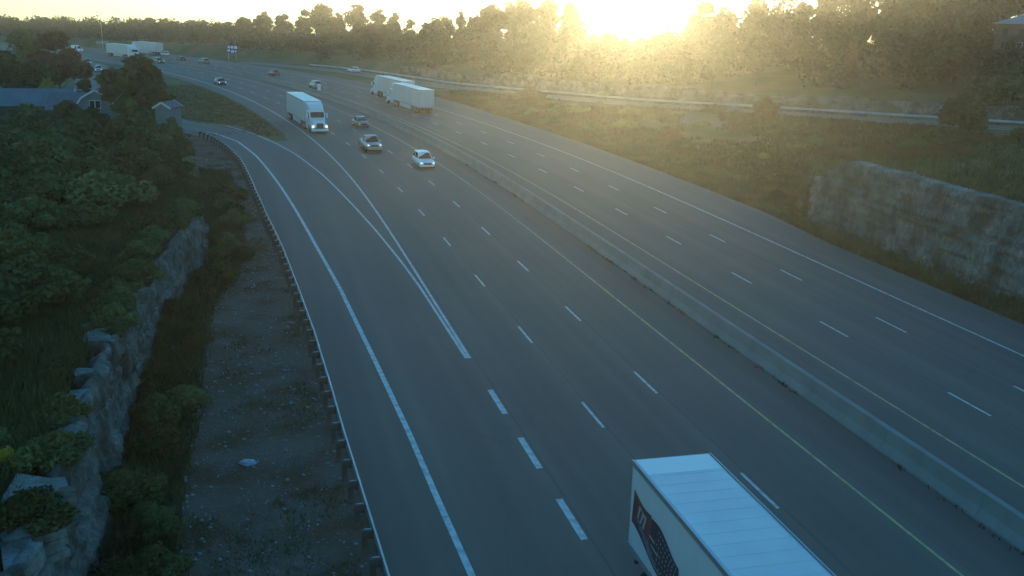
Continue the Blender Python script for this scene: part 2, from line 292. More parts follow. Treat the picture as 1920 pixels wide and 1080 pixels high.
def mesh_np(name, v, f, mats, smooth=False, uv=None, attr=None):
    """v (N,3), f (M,4 or 3)"""
    me = bpy.data.meshes.new(name); v = np.asarray(v, np.float32); f = np.asarray(f, np.int32); k = f.shape[1]
    me.vertices.add(len(v)); me.vertices.foreach_set('co', v.ravel()); me.loops.add(f.size); me.loops.foreach_set('vertex_index', f.ravel())
    me.polygons.add(len(f)); me.polygons.foreach_set('loop_start', np.arange(0, f.size, k, dtype=np.int32)); me.polygons.foreach_set('loop_total', np.full(len(f), k, np.int32))
    if smooth: me.polygons.foreach_set('use_smooth', np.ones(len(f), bool))
    for q in (mats if isinstance(mats, (list, tuple)) else [mats]): me.materials.append(q)
    me.update(calc_edges=True)
    if uv is not None:
        l = me.uv_layers.new(name='UVMap'); l.data.foreach_set('uv', np.asarray(uv, np.float32)[f.ravel()].ravel())
    if attr is not None:
        a = me.attributes.new(attr[0], 'FLOAT', 'POINT'); a.data.foreach_set('value', np.asarray(attr[1], np.float32))
    return me
def grid_faces(nr, nc):
    i = np.arange(nr-1)[:, None]*nc + np.arange(nc-1)[None]; i = i.ravel()
    return np.stack([i, i+1, i+nc+1, i+nc], 1)
_cache = {}
def cached(key, fn):
    if key not in _cache: _cache[key] = fn()
    return _cache[key]

# value noise in numpy
def vnoise(x, y, seed=0):
    x = np.asarray(x, float); y = np.asarray(y, float)
    xi = np.floor(x).astype(np.int64); yi = np.floor(y).astype(np.int64); fx = x-xi; fy = y-yi
    def h(a, b): q = np.sin((a*127.1+b*311.7+seed*74.7))*43758.5453; return q-np.floor(q)
    fx = fx*fx*(3-2*fx); fy = fy*fy*(3-2*fy)
    return (h(xi, yi)*(1-fx)+h(xi+1, yi)*fx)*(1-fy)+(h(xi, yi+1)*(1-fx)+h(xi+1, yi+1)*fx)*fy
def fbm(x, y, seed=0, o=4):
    r = 0; a = 0.5
    for i in range(o): r = r+a*vnoise(x*2**i, y*2**i, seed+i*17); a *= 0.5
    return r

# ------------------------------------------------------------------ terrain
SIDE = np.array([(-84, 322, .05), (-62, 300, .1), (-45, 281, .2), (-17, 236, .3), (3.4, 210, .9), (22, 188, 1.4), (47, 169.5, 2.0), (60, 160, 2.2), (90, 137, 2.8), (130, 108, 3.5), (180, 70, 4.2)], float)
RAMP = np.array([(-44.5, 148.6), (-50, 152.3), (-56, 157.5), (-66, 170), (-80, 195), (-95, 230), (-106, 262), (-121, 292), (-143, 320), (-170, 345), (-210, 372)], float)
HILLB = np.array([(230, 45), (180, 83), (132, 122), (98, 150), (68, 172), (52, 184), (30, 200), (10, 222), (-8, 248), (-30, 280), (-50, 306), (-75, 334), (-110, 365), (-150, 396), (-200, 425), (-260, 450), (-340, 480)], float)
def poly_dist(P, x, y):
    """distance to polyline and signed side (+ = left of travel), nearest value of column 2"""
    best = np.full(x.shape, 1e9); side = np.zeros(x.shape); zv = np.zeros(x.shape)
    for i in range(len(P)-1):
        a = P[i]; b = P[i+1]; dx, dy = b[0]-a[0], b[1]-a[1]; L2 = dx*dx+dy*dy
        t = np.clip(((x-a[0])*dx+(y-a[1])*dy)/L2, 0, 1); px = a[0]+t*dx; py = a[1]+t*dy; d = np.hypot(x-px, y-py)
        k = d < best; best = np.where(k, d, best); side = np.where(k, np.sign(dx*(y-a[1])-dy*(x-a[0])), side)
        if P.shape[1] > 2: zv = np.where(k, a[2]+t*(b[2]-a[2]), zv)
    return best, side, zv
def ocL(s): return lerp(s, [0, 30, 50, 66, 72, 78, 90, 120], [-20.7, -20.8, -20.75, -20.5, -19.6, -18.8, -18.7, -19.6])
def ocR(s): return lerp(s, [0, 84, 100], [34.0, 34.2, 36.0])
def height(x, y, s=None, o=None):
    x = np.atleast_1d(np.asarray(x, float)); y = np.atleast_1d(np.asarray(y, float))
    if s is None: s, o = to_so(x, y)
    lo = np.where(s < 150, oL(s), -7.0); hi = oR(s)
    z = np.full(x.shape, -0.10)
    # left
    dl = lo-o; oc = ocL(s); fade = 1-sstep(78, 142, s)
    plate = (3.95+0.055*np.clip(oc-o, 0, 45)+0.5*(fbm(x*.12, y*.12, 3)-.5))*fade + (1-fade)*(0.9*sstep(26, 60, -o))
    cl = sstep(0.0, 0.5, oc-0.25-o)
    slope = sstep(0.0, 6.0, oc-0.25+2-o)
    stp = np.where(s < 84, cl, cl*(1-sstep(84, 100, s))+slope*sstep(84, 100, s))
    zl = -0.10-0.35*sstep(0.3, 3.5, dl)*fade + 0.25*(fbm(x*.5, y*.5, 9)-.5)*sstep(0.5, 2, dl)
    zl = zl + stp*(plate+0.3)
    z = np.where(dl > 0, zl, z)
    # right
    dr = o-hi; ocr = ocR(s); fr = 1-sstep(84.0, 90+np.clip((o-38)*0.9, 0, 45), s)
    plateR = (5.9+0.015*np.clip(o-34, 0, 60)+0.5*(fbm(x*.1, y*.1, 5)-.5))*fr
    clr = sstep(0.25, 0.75, o-ocr)
    zr = -0.10+0.25*(fbm(x*.35, y*.35, 21)-.5)*sstep(.5, 3, dr)
    dS, sS, zS = poly_dist(SIDE, x, y)
    field = zS*sstep(60, 6, dS)*sstep(2, 12, dr)
    zr = np.maximum(zr+clr*(plateR+0.1), zr+field)
    z = np.where(dr > 0, zr, z)
    nr = (dS < 5.5) & (dr > 1.0); z = np.where(nr, zS-0.10, z)
    nb = (dS >= 5.5) & (dS < 11) & (dr > 1.0); t = sstep(5.5, 11, dS); z = np.where(nb, (zS-0.10)*(1-t)+z*t, z)
    # wooded hill beyond
    dH, sH, _ = poly_dist(HILLB, x, y); inn = sH < 0
    amp = lerp(x, [-60, 20, 60], [0.07, 0.10, 0.17])
    zh = zS*sstep(80, 10, dS)+2.4*sstep(0, 2.0, dH)+amp*np.clip(dH-2, 0, 55)-0.10*np.clip(dH-75, 0, 1e4)
    z = np.where(inn, np.maximum(z*(1-sstep(0, 4, dH)), 0)+zh, z)
    # ramp behind the houses
    dP, _, _ = poly_dist(RAMP, x, y); z = np.where((dP < 6) & (o < lo), np.minimum(z, -0.05), z)
    return z

def side_of_hill(x, y):
    d, s_, _ = poly_dist(HILLB, np.atleast_1d(float(x)), np.atleast_1d(float(y))); return d[0], s_[0]
def build_terrain():
    sv = np.concatenate([np.arange(-70, 16, 5), np.arange(16, 160, 1.5), np.arange(160, 300, 4), np.arange(300, 700, 10)])
    rel = np.array([0.3, 1, 2, 3.2, 4.5])
    cols = []
    for s in sv:
        l = oL(s) if s < 150 else -7.0; c = float(ocL(s)); r = float(oR(s)); cr_ = float(ocR(s))
        left = [-330, -250, -190, -150, -120, -100, -85, -72, -62, -54, -47, -41, -36, -32, -29, -26.5, -24.5, -23, -22, c-1.0, c-0.75, c-0.5, c-0.25, c+0.15, c+0.6]
        gap = np.linspace(c+0.6, l-0.3, 8)[1:]
        mid = [l+0.5, 0, 14, r-0.5]
        rr = list(np.linspace(r+0.3, cr_-0.3, 4)) + [cr_+.25, cr_+.5, cr_+.75, cr_+1.1, cr_+2, cr_+3.5, 40, 42.5, 45, 48, 51, 55, 59, 63, 68, 73, 78, 84, 90, 97, 104, 112, 120, 130, 140, 152, 165, 180, 200, 225, 255, 300, 360, 430, 520, 640]
        cols.append(left+list(gap)+mid+rr)
    O_ = np.array(cols); S_ = np.repeat(sv[:, None], O_.shape[1], 1)
    x, y = at(S_.ravel(), O_.ravel()); s, o = S_.ravel(), O_.ravel()
    z = height(x, y, s, o)
    lo = np.where(s < 150, oL(s), -7.0)
    dl = lo-o; oc = ocL(s)
    soil = np.where((dl > 0) & (o > oc-0.3) & (s < 150), 1.05-0.55*sstep(4.5, 8.5, dl), 0.0)
    soil = np.where((s > 150) & (s < 215) & (o > -14) & (o < 0), 0.35, soil)
    v = np.stack([x, y, z], 1); f = grid_faces(len(sv), O_.shape[1])
    me = mesh_np('ground', v, f, M['ground'], True, attr=('soil', soil))
    tag(link('ground', me), kind='structure')
    # land beyond, falling away with the true level
    n = 64; rr = [0, 500, 800, 1250]; vs = []; 
    for r in rr[1:]:
        for i in range(n):
            a = 2*math.pi*i/n; X = r*math.cos(a); Y = 150+r*math.sin(a); vs.append((X, Y, -12-0.047*max(Y-150, 0)-0.01*max(150-Y, 0)))
    vs.append((0, 150, -12)); fs = []
    for j in range(len(rr)-2):
        for i in range(n): fs.append((j*n+i, j*n+(i+1) % n, (j+1)*n+(i+1) % n, (j+1)*n+i))
    mb = MB(); mb.v = vs; mb.f = fs+[(len(vs)-1, i, (i+1) % n) for i in range(n)]; mb.m = [0]*len(mb.f)
    tag(mb.obj('far_ground', M['ground']), kind='structure')
build_terrain()

# ------------------------------------------------------------------ pavement and markings
def strip(name, sv, o0, o1, z, m, parent=None, nc=2, kind=None):
    sv = np.asarray(sv, float); o0 = np.broadcast_to(o0, sv.shape); o1 = np.broadcast_to(o1, sv.shape)
    t = np.linspace(0, 1, nc); O_ = o0[:, None]*(1-t)+o1[:, None]*t; S_ = np.repeat(sv[:, None], nc, 1)
    x, y = at(S_.ravel(), O_.ravel()); v = np.stack([x, y, np.full(x.shape, z)], 1)
    me = mesh_np(name, v, grid_faces(len(sv), nc), m, uv=np.stack([O_.ravel(), S_.ravel()], 1))
    o = link(name, me, parent)
    if kind: o['kind'] = kind
    return o
sm = np.arange(-70, 700, 2.0)
lo = np.where(sm < 143, oL(np.minimum(sm, 143)), -6.9)
lo = np.where((sm >= 143) & (sm < 150), -7.2, lo)
road = strip('highway', sm, lo, oR(sm), 0.0, M['asphalt'], nc=2, kind='structure')
def path_strip(name, P, w0, w1, z, m, parent=None, kind=None, zoff=0):
    P = np.asarray(P, float); q = [];
    # smooth resample
    d = np.concatenate([[0], np.cumsum(np.hypot(*np.diff(P[:, :2], axis=0).T))]); u = np.arange(0, d[-1], 2.0)
    X = np.interp(u, d, P[:, 0]); Y = np.interp(u, d, P[:, 1]); Z = np.interp(u, d, P[:, 2]) if P.shape[1] > 2 else np.zeros(len(u))
    for _ in range(6):
        for A_ in (X, Y, Z): A_[1:-1] = (A_[:-2]+2*A_[1:-1]+A_[2:])/4
    tx = np.gradient(X); ty = np.gradient(Y); l = np.hypot(tx, ty); nx, ny = ty/l, -tx/l
    v = np.concatenate([np.stack([X+nx*w0, Y+ny*w0, Z+z], 1)[:, None], np.stack([X+nx*w1, Y+ny*w1, Z+z], 1)[:, None]], 1).reshape(-1, 3)
    uv = np.stack([np.tile([w0, w1], len(u)), np.repeat(u, 2)], 1)
    o = link(name, mesh_np(name, v, grid_faces(len(u), 2), m, uv=uv), parent)
    if kind: o['kind'] = kind
    return o, (X, Y, Z, nx, ny)
# entrance ramp: joins from the left round the houses
ramp_in = np.array([at(s, o) for s, o in ((128, -11.2), (136, -12.0), (144, -13.1), (152, -15.0), (158, -17.3), (162.5, -20.3))])
RP = np.vstack([ramp_in, RAMP[2:]])
ramp, rp = path_strip('entrance_ramp', RP, -3.6, 4.2, 0.004, M['asphalt_side'], kind='structure')
side, sp_ = path_strip('side_road', SIDE, -3.6, 3.6, 0.03, M['asphalt_side'], kind='structure')
path_strip('edge_line', SIDE, 2.7, 2.85, 0.036, M['white_line'], side)

def dash_mesh(L, W): return MB().quad((-W/2, -L/2, 0), (W/2, -L/2, 0), (W/2, L/2, 0), (-W/2, L/2, 0))
def dashes(name, o, ph, per, L, W, z=0.008, n0=-8, n1=36):
    me = cached(('dash', L, W), lambda: dash_mesh(L, W).mesh('lane_dash', M['white_line']))
    for k in range(n0, n1):
        s = ph+per*k-L/2
        if s < -5 or s > 430: continue
        x, y = at(s, o); q = link(name, me, road); q.location = (x, y, z); q.rotation_euler = (0, 0, -heading(s))
P_ = 11.9039
for o, ph in ((O_A, 45.6917), (O_B, 37.238), (O_C, 43.4876), (O_D, 55.5352)): dashes('lane_dash', o, ph, P_, 3.05, 0.14)
dashes('merge_dash', O_M, 36.5556, 5.7529, 3.07, 0.27, n0=-8, n1=3)
def line(s0, s1, off, w, m, name='edge_line', z=0.008, step=2.0):
    sv = np.arange(s0, s1, step); o = off(sv) if callable(off) else np.full(sv.shape, float(off))
    return strip(name, sv, o-w/2, o+w/2, z, m, road)
WS, WO = [0, 32, 37.5, 44, 53.8, 67.6, 80.2, 94.2, 111.6, 130, 144.2, 154.4, 158], [-7.4, -8.16, -8.32, -8.45, -8.80, -9.36, -10.1, -10.83, -11.72, -12.63, -13.84, -16.25, -18]
GS, GO = [52.7, 66.8, 73.8, 84.9, 98.2, 114.4, 131.6, 140.7, 152.9, 162.9, 167.3], [-4.05, -4.2, -4.42, -4.94, -5.7, -6.62, -7.95, -9.1, -10.93, -13.67, -17.54]
line(-60, 158, lambda s: np.interp(s, WS, WO), 0.24, M['white_line'])
line(52.7, 167, lambda s: np.interp(s, GS, GO)-0.02, 0.17, M['white_line'], z=0.010)
line(52.7, 640, O_M-0.02, 0.17, M['white_line'], z=0.012)
line(-60, 640, O_Y1, 0.12, M['yellow_line']); line(-60, 640, O_Y2, 0.12, M['yellow_line']); line(-60, 640, O_E, 0.15, M['white_line'])

# grassy gore between the ramp and the main line
sv = np.arange(143, 236, 1.5)
inner = np.interp(sv, [143, 150, 160, 186, 209, 236], [-6.9, -6.4, -6.9, -7.0, -7.4, -7.4])

# ------------------------------------------------------------------ median barrier
def build_barrier():
    b = thing('median_barrier', 'long pale concrete median barrier between the two carriageways', 'barrier')
    prof = [(-.33, 0), (-.33, .10), (-.17, .42), (-.11, 1.0), (.11, 1.0), (.17, .42), (.33, .10), (.33, 0)]
    seg = 6.0; k = 0
    s = -40.0
    off = lambda q: np.interp(q, [0, 30, 60, 80, 110, 200], [11.05, 11.05, 11.05, 11.0, 11.0, 11.1])
    while s < 520:
        L = seg if s < 150 else 18.0
        m = MB(); rings = []
        for q in np.linspace(s+0.012, s+L-0.012, 3):
            rings.append([(*[float(c) for c in at(q, off(q)+p[0]*1.25)], p[1]) for p in prof])
        m.loft(rings); m.obj('barrier_section', M['concrete'], b); s += L
build_barrier()

# ------------------------------------------------------------------ guardrail on the left
RS = [25, 31.3, 42.6, 48.3, 56.3, 65.3, 76.9, 89.5, 101.2, 123.5, 135.7, 144.3, 152.0]
RO = [-10.75, -10.91, -11.27, -11.40, -11.63, -12.05, -12.64, -13.48, -14.06, -14.81, -15.75, -16.86, -18.49]
def build_rail():
    g = thing('guardrail', 'steel beam guardrail on wooden posts along the left edge of the ramp', 'guardrail')
    sv = np.arange(-20, 152, 0.5); ov = np.interp(sv, RS, RO)
    prof = [(0, .45), (.05, .50), (.05, .56), (0, .60), (.05, .64), (.05, .70), (0, .76), (-.035, .765), (-.035, .445)]
    rings = []
    for s, o in zip(sv, ov): rings.append([(*[float(c) for c in at(s, o+p[0])], p[1]) for p in prof])
    MB().loft(rings).obj('rail_beam', M['steel'], g)
    post = MB().box(-.10, .10, -.10, .10, -.55, .74).mesh('post', M['wood'])
    blk = MB().box(-.09, .09, -.09, .09, .44, .745).mesh('spacer_block', M['wood'])
    cap = MB().box(-.20, .05, -.012, .012, .752, .775).mesh('bracket', M['steel'])
    s = -14.0; 
    while s < 151:
        o = float(np.interp(s, RS, RO)); x, y = at(s, o-0.34); x2, y2 = at(s, o-0.135); h = -heading(s)
        p = link('post', post, g); p.location = (x, y, 0); p.rotation_euler = (0, 0, h)
        q = link('spacer_block', blk, g); q.location = (x2, y2, 0); q.rotation_euler = (0, 0, h)
        c = link('bracket', cap, g); x3, y3 = at(s, o-0.16); c.location = (x3, y3, 0); c.rotation_euler = (0, 0, h)
        s += 1.86
build_rail()
def side_rail():
    g = thing('guardrail', 'distant steel guardrail following the side road below the wooded hill', 'guardrail')
    X, Y, Z, nx, ny = sp_; w = -4.2; n0 = 14
    for w in (-4.2,):
        rings = [[(X[i]+nx[i]*(w+a), Y[i]+ny[i]*(w+a), Z[i]+b) for a, b in ((0, .42), (.06, .5), (0, .6), (.06, .7), (0, .78), (-.05, .78), (-.05, .42))] for i in range(n0, len(X)-6)]
        MB().loft(rings).obj('rail_beam', M['steel'], g)
    pm = MB().box(-.1, .1, -.1, .1, -.4, .75).mesh('post', M['wood'])
    for i in range(n0, len(X)-6, 2):
        p = link('post', pm, g); p.location = (X[i]+nx[i]*(w-.15), Y[i]+ny[i]*(w-.15), Z[i])
side_rail()

# ------------------------------------------------------------------ rock cuts
def rock_wall(name, label, s0, s1, ofn, hfn, zb, sgn, seed, ds=0.16, dz=0.14, mat_=None, cap=1.6, ends=0):
    """stepped, jointed limestone face built in (s, height); sgn = +1 faces right (towards +o)"""
    sv = np.arange(s0, s1, ds); H = max(float(hfn(s)) for s in sv); nz = int(H/dz)+1
    hv = hfn(sv); t = np.linspace(0, 1, nz)
    S_, T_ = np.meshgrid(sv, t, indexing='ij'); Hh = hv[:, None]; Zl = T_*Hh
    # beds about 0.35 m thick, wandering slightly
    bed = np.floor((Zl+0.25*fbm(S_*.25, Zl*.2, seed))/0.38)
    def hsh(a, b, k): q = np.sin(a*12.9898+b*78.233+k*37.7)*43758.5453; return q-np.floor(q)
    blk = np.floor(S_/(0.7+0.9*hsh(bed, 0, seed))+hsh(bed, 3, seed)*5)
    d = 0.26*hsh(bed, 1, seed)+0.22*hsh(blk, bed, seed+1)
    cell = np.floor(S_/2.3+fbm(S_*.2, Zl*.3, seed+3)*1.3); d = d+0.30*hsh(cell, np.floor(Zl/1.7), seed+4)
    d = d+0.6*(fbm(S_*.22, Zl*.30, seed+5)-.5)+0.12*(fbm(S_*2.5, Zl*3.5, seed+6)-.5)
    d = d-0.10*T_*Hh*0.6+0.12
    d += np.clip(0.5-Zl, 0, 1)*0.6
    drill = np.floor(S_/0.8+0.3*hsh(np.floor(S_/3), 2, seed)); d = d+0.10*(hsh(drill, 5, seed+7)-.5)+0.07*np.abs(np.sin(S_*3.9+np.sin(Zl)*.4))
    O_ = ofn(sv)[:, None]+sgn*d
    x, y = at(S_.ravel(), O_.ravel()); z = (zb+Zl).ravel()
    V = [np.stack([x, y, z], 1)]; nc = nz
    # cap going back from the lip
    nb = 6; back = np.linspace(0, 1, nb+1)[1:]*cap
    Sb = np.repeat(sv[:, None], nb, 1); lip = O_[:, -1:]
    wd = 0.5+1.0*fbm(Sb*.35, Sb*0+1, seed+8); Ob = lip-sgn*back[None]*wd
    step = np.floor(back[None]/0.4+hsh(np.floor(Sb/2.2), 1, seed)*2)
    Zb = zb+Hh+0.05*fbm(Sb*1.5, Ob*1.5, seed+9)+0.10*hsh(step, np.floor(Sb/2.2), seed+2)*1.0-0.45*(back[None]/cap)**3
    xb, yb = at(Sb.ravel(), Ob.ravel())
    A3 = np.concatenate([V[0].reshape(len(sv), nz, 3), np.stack([xb, yb, Zb.ravel()], 1).reshape(len(sv), nb, 3)], 1)
    n = A3.shape[1]; f = grid_faces(len(sv), n)
    if sgn > 0: f = f[:, ::-1]
    nq = np.arange(len(f)) % (n-1)
    me = mesh_np(name, A3.reshape(-1, 3), f, [mat_ or M['rock'], M['ledge']])
    me.polygons.foreach_set('material_index', ((nq >= nz-1) & (cap > 1)).astype(np.int32))
    o = link(name, me); tag(o, label, 'rock face'); return o
h1 = lambda s: 4.4*np.ones_like(s)*(1-0.25*sstep(52, 62, s))*(1-0.9*sstep(80, 90, s))+0.35*(fbm(np.asarray(s)*.3, np.asarray(s)*0, 2)-.5)
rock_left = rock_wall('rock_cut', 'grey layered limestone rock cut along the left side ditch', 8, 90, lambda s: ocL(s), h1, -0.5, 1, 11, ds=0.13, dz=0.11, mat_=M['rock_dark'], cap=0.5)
h2 = lambda s: 6.25*np.ones_like(s)*(1-0.35*sstep(79, 84, s))+0.12*(fbm(np.asarray(s)*.25, np.asarray(s)*0+4, 5)-.5)
rock_right = rock_wall('rock_cut', 'tall grey limestone rock cut beside the far right shoulder', -30, 84.6, lambda s: ocR(s)+0.3, h2, -0.3, -1, 31, ds=0.2, dz=0.17, cap=3.0)
# end (nose) of the right cut, turning away from the road
def nose():
    n = 70; nz = 34; V = []
    for i in range(n):
        a = i/(n-1); s = 84.4+2.6*math.sin(a*math.pi/2)+a*0.8; o = 34.3+13*a**1.3
        H = 4.6*(1-a*0.55)
        for j in range(nz):
            t = j/(nz-1); zz = t*H; bedn = math.floor(zz/0.4); q = math.sin(bedn*12.9+math.floor(i/5+bedn*.7)*78.2)*43758.5; q -= math.floor(q)
            d = 0.5*q+1.3*(1-t)+0.6*(float(fbm(np.array([a*9]), np.array([zz*.8]), 3)[0])-.5)
            x, y = at(s+d, o-d*0.25*(1-a)); V.append((float(x), float(y), -0.25+zz))
    me = mesh_np('nose', np.array(V), grid_faces(n, nz), M['rock']); o = link('rock_shoulder', me, rock_right)
nose()
# hillside rock cut behind the side road
def hill_rock():
    P = HILLB[3:10]; d = np.concatenate([[0], np.cumsum(np.hypot(*np.diff(P, axis=0).T))]); u = np.arange(0, d[-1], 0.4)
    X = np.interp(u, d, P[:, 0]); Y = np.interp(u, d, P[:, 1]); tx = np.gradient(X); ty = np.gradient(Y); l = np.hypot(tx, ty); nx, ny = -ty/l, tx/l   # towards the road
    nz = 12; V = []
    zb = height(X+nx*1.5, Y+ny*1.5)-0.4
    for i in range(len(u)):
        H = 2.9*(0.75+0.6*float(fbm(np.array([u[i]*.06]), np.array([0.]), 8)[0]))
        for j in range(nz):
            zz = H*j/(nz-1); b = math.floor(zz/.4); q = math.sin(b*12.9+math.floor(u[i]/1.7+b)*78.2)*43758.5; q -= math.floor(q)
            dd = 2.3+0.6*q-0.25*zz; V.append((X[i]+nx[i]*dd, Y[i]+ny[i]*dd, zb[i]+zz))
    o = link('rock_cut', mesh_np('hill_rock', np.array(V), grid_faces(len(u), nz), M['rock'])); tag(o, 'low pale rock cut behind the side road at the foot of the wooded hill', 'rock face')
hill_rock()

def slab_mesh(seed, n=9):
    """irregular limestone block in thin beds, each bed broken back a little differently"""
    r = random.Random(seed); m = MB(); ang = sorted(r.uniform(0, 2*math.pi) for _ in range(n)); base = [(math.cos(a)*r.uniform(.6, 1.15), math.sin(a)*r.uniform(.6, 1.15)) for a in ang]
    z = -.5
    while z < .45:
        t = r.uniform(.14, .26); jit = [(r.uniform(.84, 1.08)) for _ in range(n)]; k = 1.0-.12*max(0, z)
        m.loft([[(x*q*k, y*q*k, zz) for (x, y), q in zip(base, jit)] for zz in (z, min(z+t-.02, .5))]); z += t
    return m
def slab_obj_mesh(i):
    me = slab_mesh(i, 11).mesh('rock_slab', M['ledge']); return me
slabs = [  # x, y, z, length, width, thickness, rot, parent part of the left rock cut: pale shelves on its lip
    (-17.9, 42.0, 4.0, .80, 1.0, .30, .3), (-17.6, 40.4, 3.95, .70, .85, .28, 1.0), (-18.2, 43.6, 4.0, .55, .6, .26, .2), (-18.2, 46.1, 4.05, .32, .42, .35, .4), (-18.3, 47.6, 3.95, .28, .35, .3, 2.0),
    (-15.8, 34.2, 3.9, .42, .9, .28, .2), (-15.5, 32.6, 3.9, .45, .7, .26, .7), (-16.5, 36.4, 3.9, .5, .5, .22, 1.4),
    (-13.9, 26.4, 3.95, .9, 1.0, .42, .5), (-13.3, 24.9, 3.75, .95, .9, .45, 1.2), (-12.9, 23.4, 3.6, .8, .9, .45, .1), (-14.6, 29.2, 4.0, .6, .6, .28, .9), (-19.4, 46.6, 4.1, .4, .5, .15, 1.2)]
for i, (x, y, z, a, b, t, rz) in enumerate(slabs):
    me = cached(('slab', i % 6), lambda: slab_mesh(i).mesh('rock_slab', M['ledge'])); q = link('rock_slab', me, rock_left)
    q.location = (x+.25, y, z-t*.8); q.scale = (a*1.15, b*1.15, t*2.4); q.rotation_euler = (random.uniform(-.07, .07), random.uniform(-.1, .04), rz)
# loose blocks at the foot and loose rock above the right cut
for i in range(46):
    if i < 16: s = random.uniform(78, 92); o = random.uniform(32.6, 36); r = random.uniform(.2, .55)
    elif i < 34: s = random.uniform(38, 66); o = random.uniform(40, 44); r = random.uniform(.2, .6)
    else: s = random.uniform(30, 74); o = random.uniform(33.0, 33.9); r = random.uniform(.15, .4)
    x, y = at(s, o); z = float(height(x, y)[0])
    q = link('boulder', cached(('slab', i % 6), lambda: slab_mesh(i).mesh('rock_slab', M['ledge'])), rock_right); q.location = (x, y, z+r*.15); q.scale = (r, r*random.uniform(.7, 1.2), r*random.uniform(.6, 1.0)); q.rotation_euler = (random.uniform(-.3, .3), random.uniform(-.3, .3), random.uniform(0, 6))
# stones scattered over the ditch
def ditch_stones():
    n = 2600; s = rng.uniform(22, 130, n); o = oL(s)-rng.uniform(.6, 6.5, n); x, y = at(s, o); z = height(x, y, s, o); V = []; Fc = []
    for i in range(n):
        r = 0.03+0.09*rng.random()**3; k = len(V)
        for d in ((-1, 0, 0), (0, -1, 0), (1, 0, 0), (0, 1, 0), (0, 0, 1), (0, 0, -1)): V.append((x[i]+d[0]*r*rng.uniform(.6, 1.3), y[i]+d[1]*r*rng.uniform(.6, 1.3), z[i]+.02+d[2]*r*.7))
        for a in range(4): Fc.append((k+a, k+(a+1) % 4, k+4)); Fc.append((k+(a+1) % 4, k+a, k+5))
    tag(link('ditch_stones', mesh_np('ditch_stones', np.array(V), np.array(Fc), M['stone'])), 'loose stones strewn over the ditch beside the guardrail', 'stones', kind='stuff')
ditch_stones()
b = MB(); n = 9; rr = random.Random(4)
b.loft([[(math.cos(6.283*i/n)*k*rr.uniform(.8, 1.2)*.34, math.sin(6.283*i/n)*k*rr.uniform(.7, 1.3)*.24, z) for i in range(n)] for z, k in ((0, .9), (.07, 1.1), (.16, .8), (.21, .25))])
o = b.obj('plastic_bag', M['plastic']); o.location = (-10.6, 37.8, float(height(-10.6, 37.8)[0])); tag(o, 'crumpled pale bag lying alone on the stony ditch left of the guardrail', 'litter')

# ------------------------------------------------------------------ foliage
def leaf_cloud(centres, radii, n, size, seed, squash=0.85, fill=0.35, droop=0.0):
    r = np.random.default_rng(seed); c = np.asarray(centres, float); rad = np.asarray(radii, float)
    p = rad**2; p /= p.sum(); idx = r.choice(len(c), n, p=p)
    d = r.normal(size=(n, 3)); d /= np.linalg.norm(d, axis=1)[:, None]
    rr = 1-fill*r.random(n)**1.6; rr *= 1+0.13*np.sin(d[:, 0]*7+idx)+0.10*np.sin(d[:, 1]*9+2*idx)+0.1*np.sin(d[:, 2]*8)
    P = c[idx]+d*(rad[idx]*rr)[:, None]*np.array([1, 1, squash])
    nrm = d+r.normal(size=(n, 3))*0.75; nrm /= np.linalg.norm(nrm, axis=1)[:, None]
    a = np.cross(nrm, r.normal(size=(n, 3))); a /= np.linalg.norm(a, axis=1)[:, None]; b = np.cross(nrm, a)
    sz = size*r.uniform(0.55, 1.3, n)[:, None]; a *= sz; b *= sz*r.uniform(.5, .9, n)[:, None]
    V = np.stack([P-a-b*.35, P-a*.1-b, P+a+b*.2, P-a*.05+b], 1).reshape(-1, 3)
    F_ = np.arange(n*4).reshape(n, 4); return V, F_
def crown_mesh(kind, seed, leaf, n, size):
    r = random.Random(seed); cs = []; rs = []
    if kind == 'round':          # unit tree height 1, crown from .25
        for i in range(13):
            a = r.uniform(0, 6.283); h = r.uniform(.36, .86); w_ = .26*math.sin(min(1, (h-.2)/.7)*math.pi)**.6; q = r.uniform(.35, 1)*w_
            cs.append((math.cos(a)*q, math.sin(a)*q, h)); rs.append(r.uniform(.09, .17))
        cs.append((0, 0, .88)); rs.append(.115)
    elif kind == 'tall':
        for i in range(14):
            a = r.uniform(0, 6.283); h = r.uniform(.25, .9); w_ = .17*(1-abs(h-.55)*1.3); q = r.uniform(.3, 1)*max(w_, .03)
            cs.append((math.cos(a)*q, math.sin(a)*q, h)); rs.append(r.uniform(.06, .12))
        cs.append((0, 0, .93)); rs.append(.07)
    elif kind == 'spire':
        for i in range(16):
            h = .12+.85*i/15; w_ = .20*(1-h)+.012; a = i*2.4
            cs.append((math.cos(a)*w_*.45, math.sin(a)*w_*.45, h)); rs.append(w_*.75+.012)
    elif kind == 'bush':         # unit height 1, sits on the ground, about 1.3 wide
        for i in range(16):
            a = r.uniform(0, 6.283); q = r.uniform(0, .52); h = .28+.42*(1-q/.6)*r.uniform(.5, 1)
            cs.append((math.cos(a)*q, math.sin(a)*q, h)); rs.append(r.uniform(.15, .27))
    elif kind == 'weed':
        for i in range(12):
            a = r.uniform(0, 6.283); q = r.uniform(0, .5); cs.append((math.cos(a)*q, math.sin(a)*q, .35+r.uniform(-.1, .25))); rs.append(r.uniform(.08, .2))
    V, F_ = leaf_cloud(cs, rs, n, size, seed)
    return mesh_np('crown', V, F_, leaf)
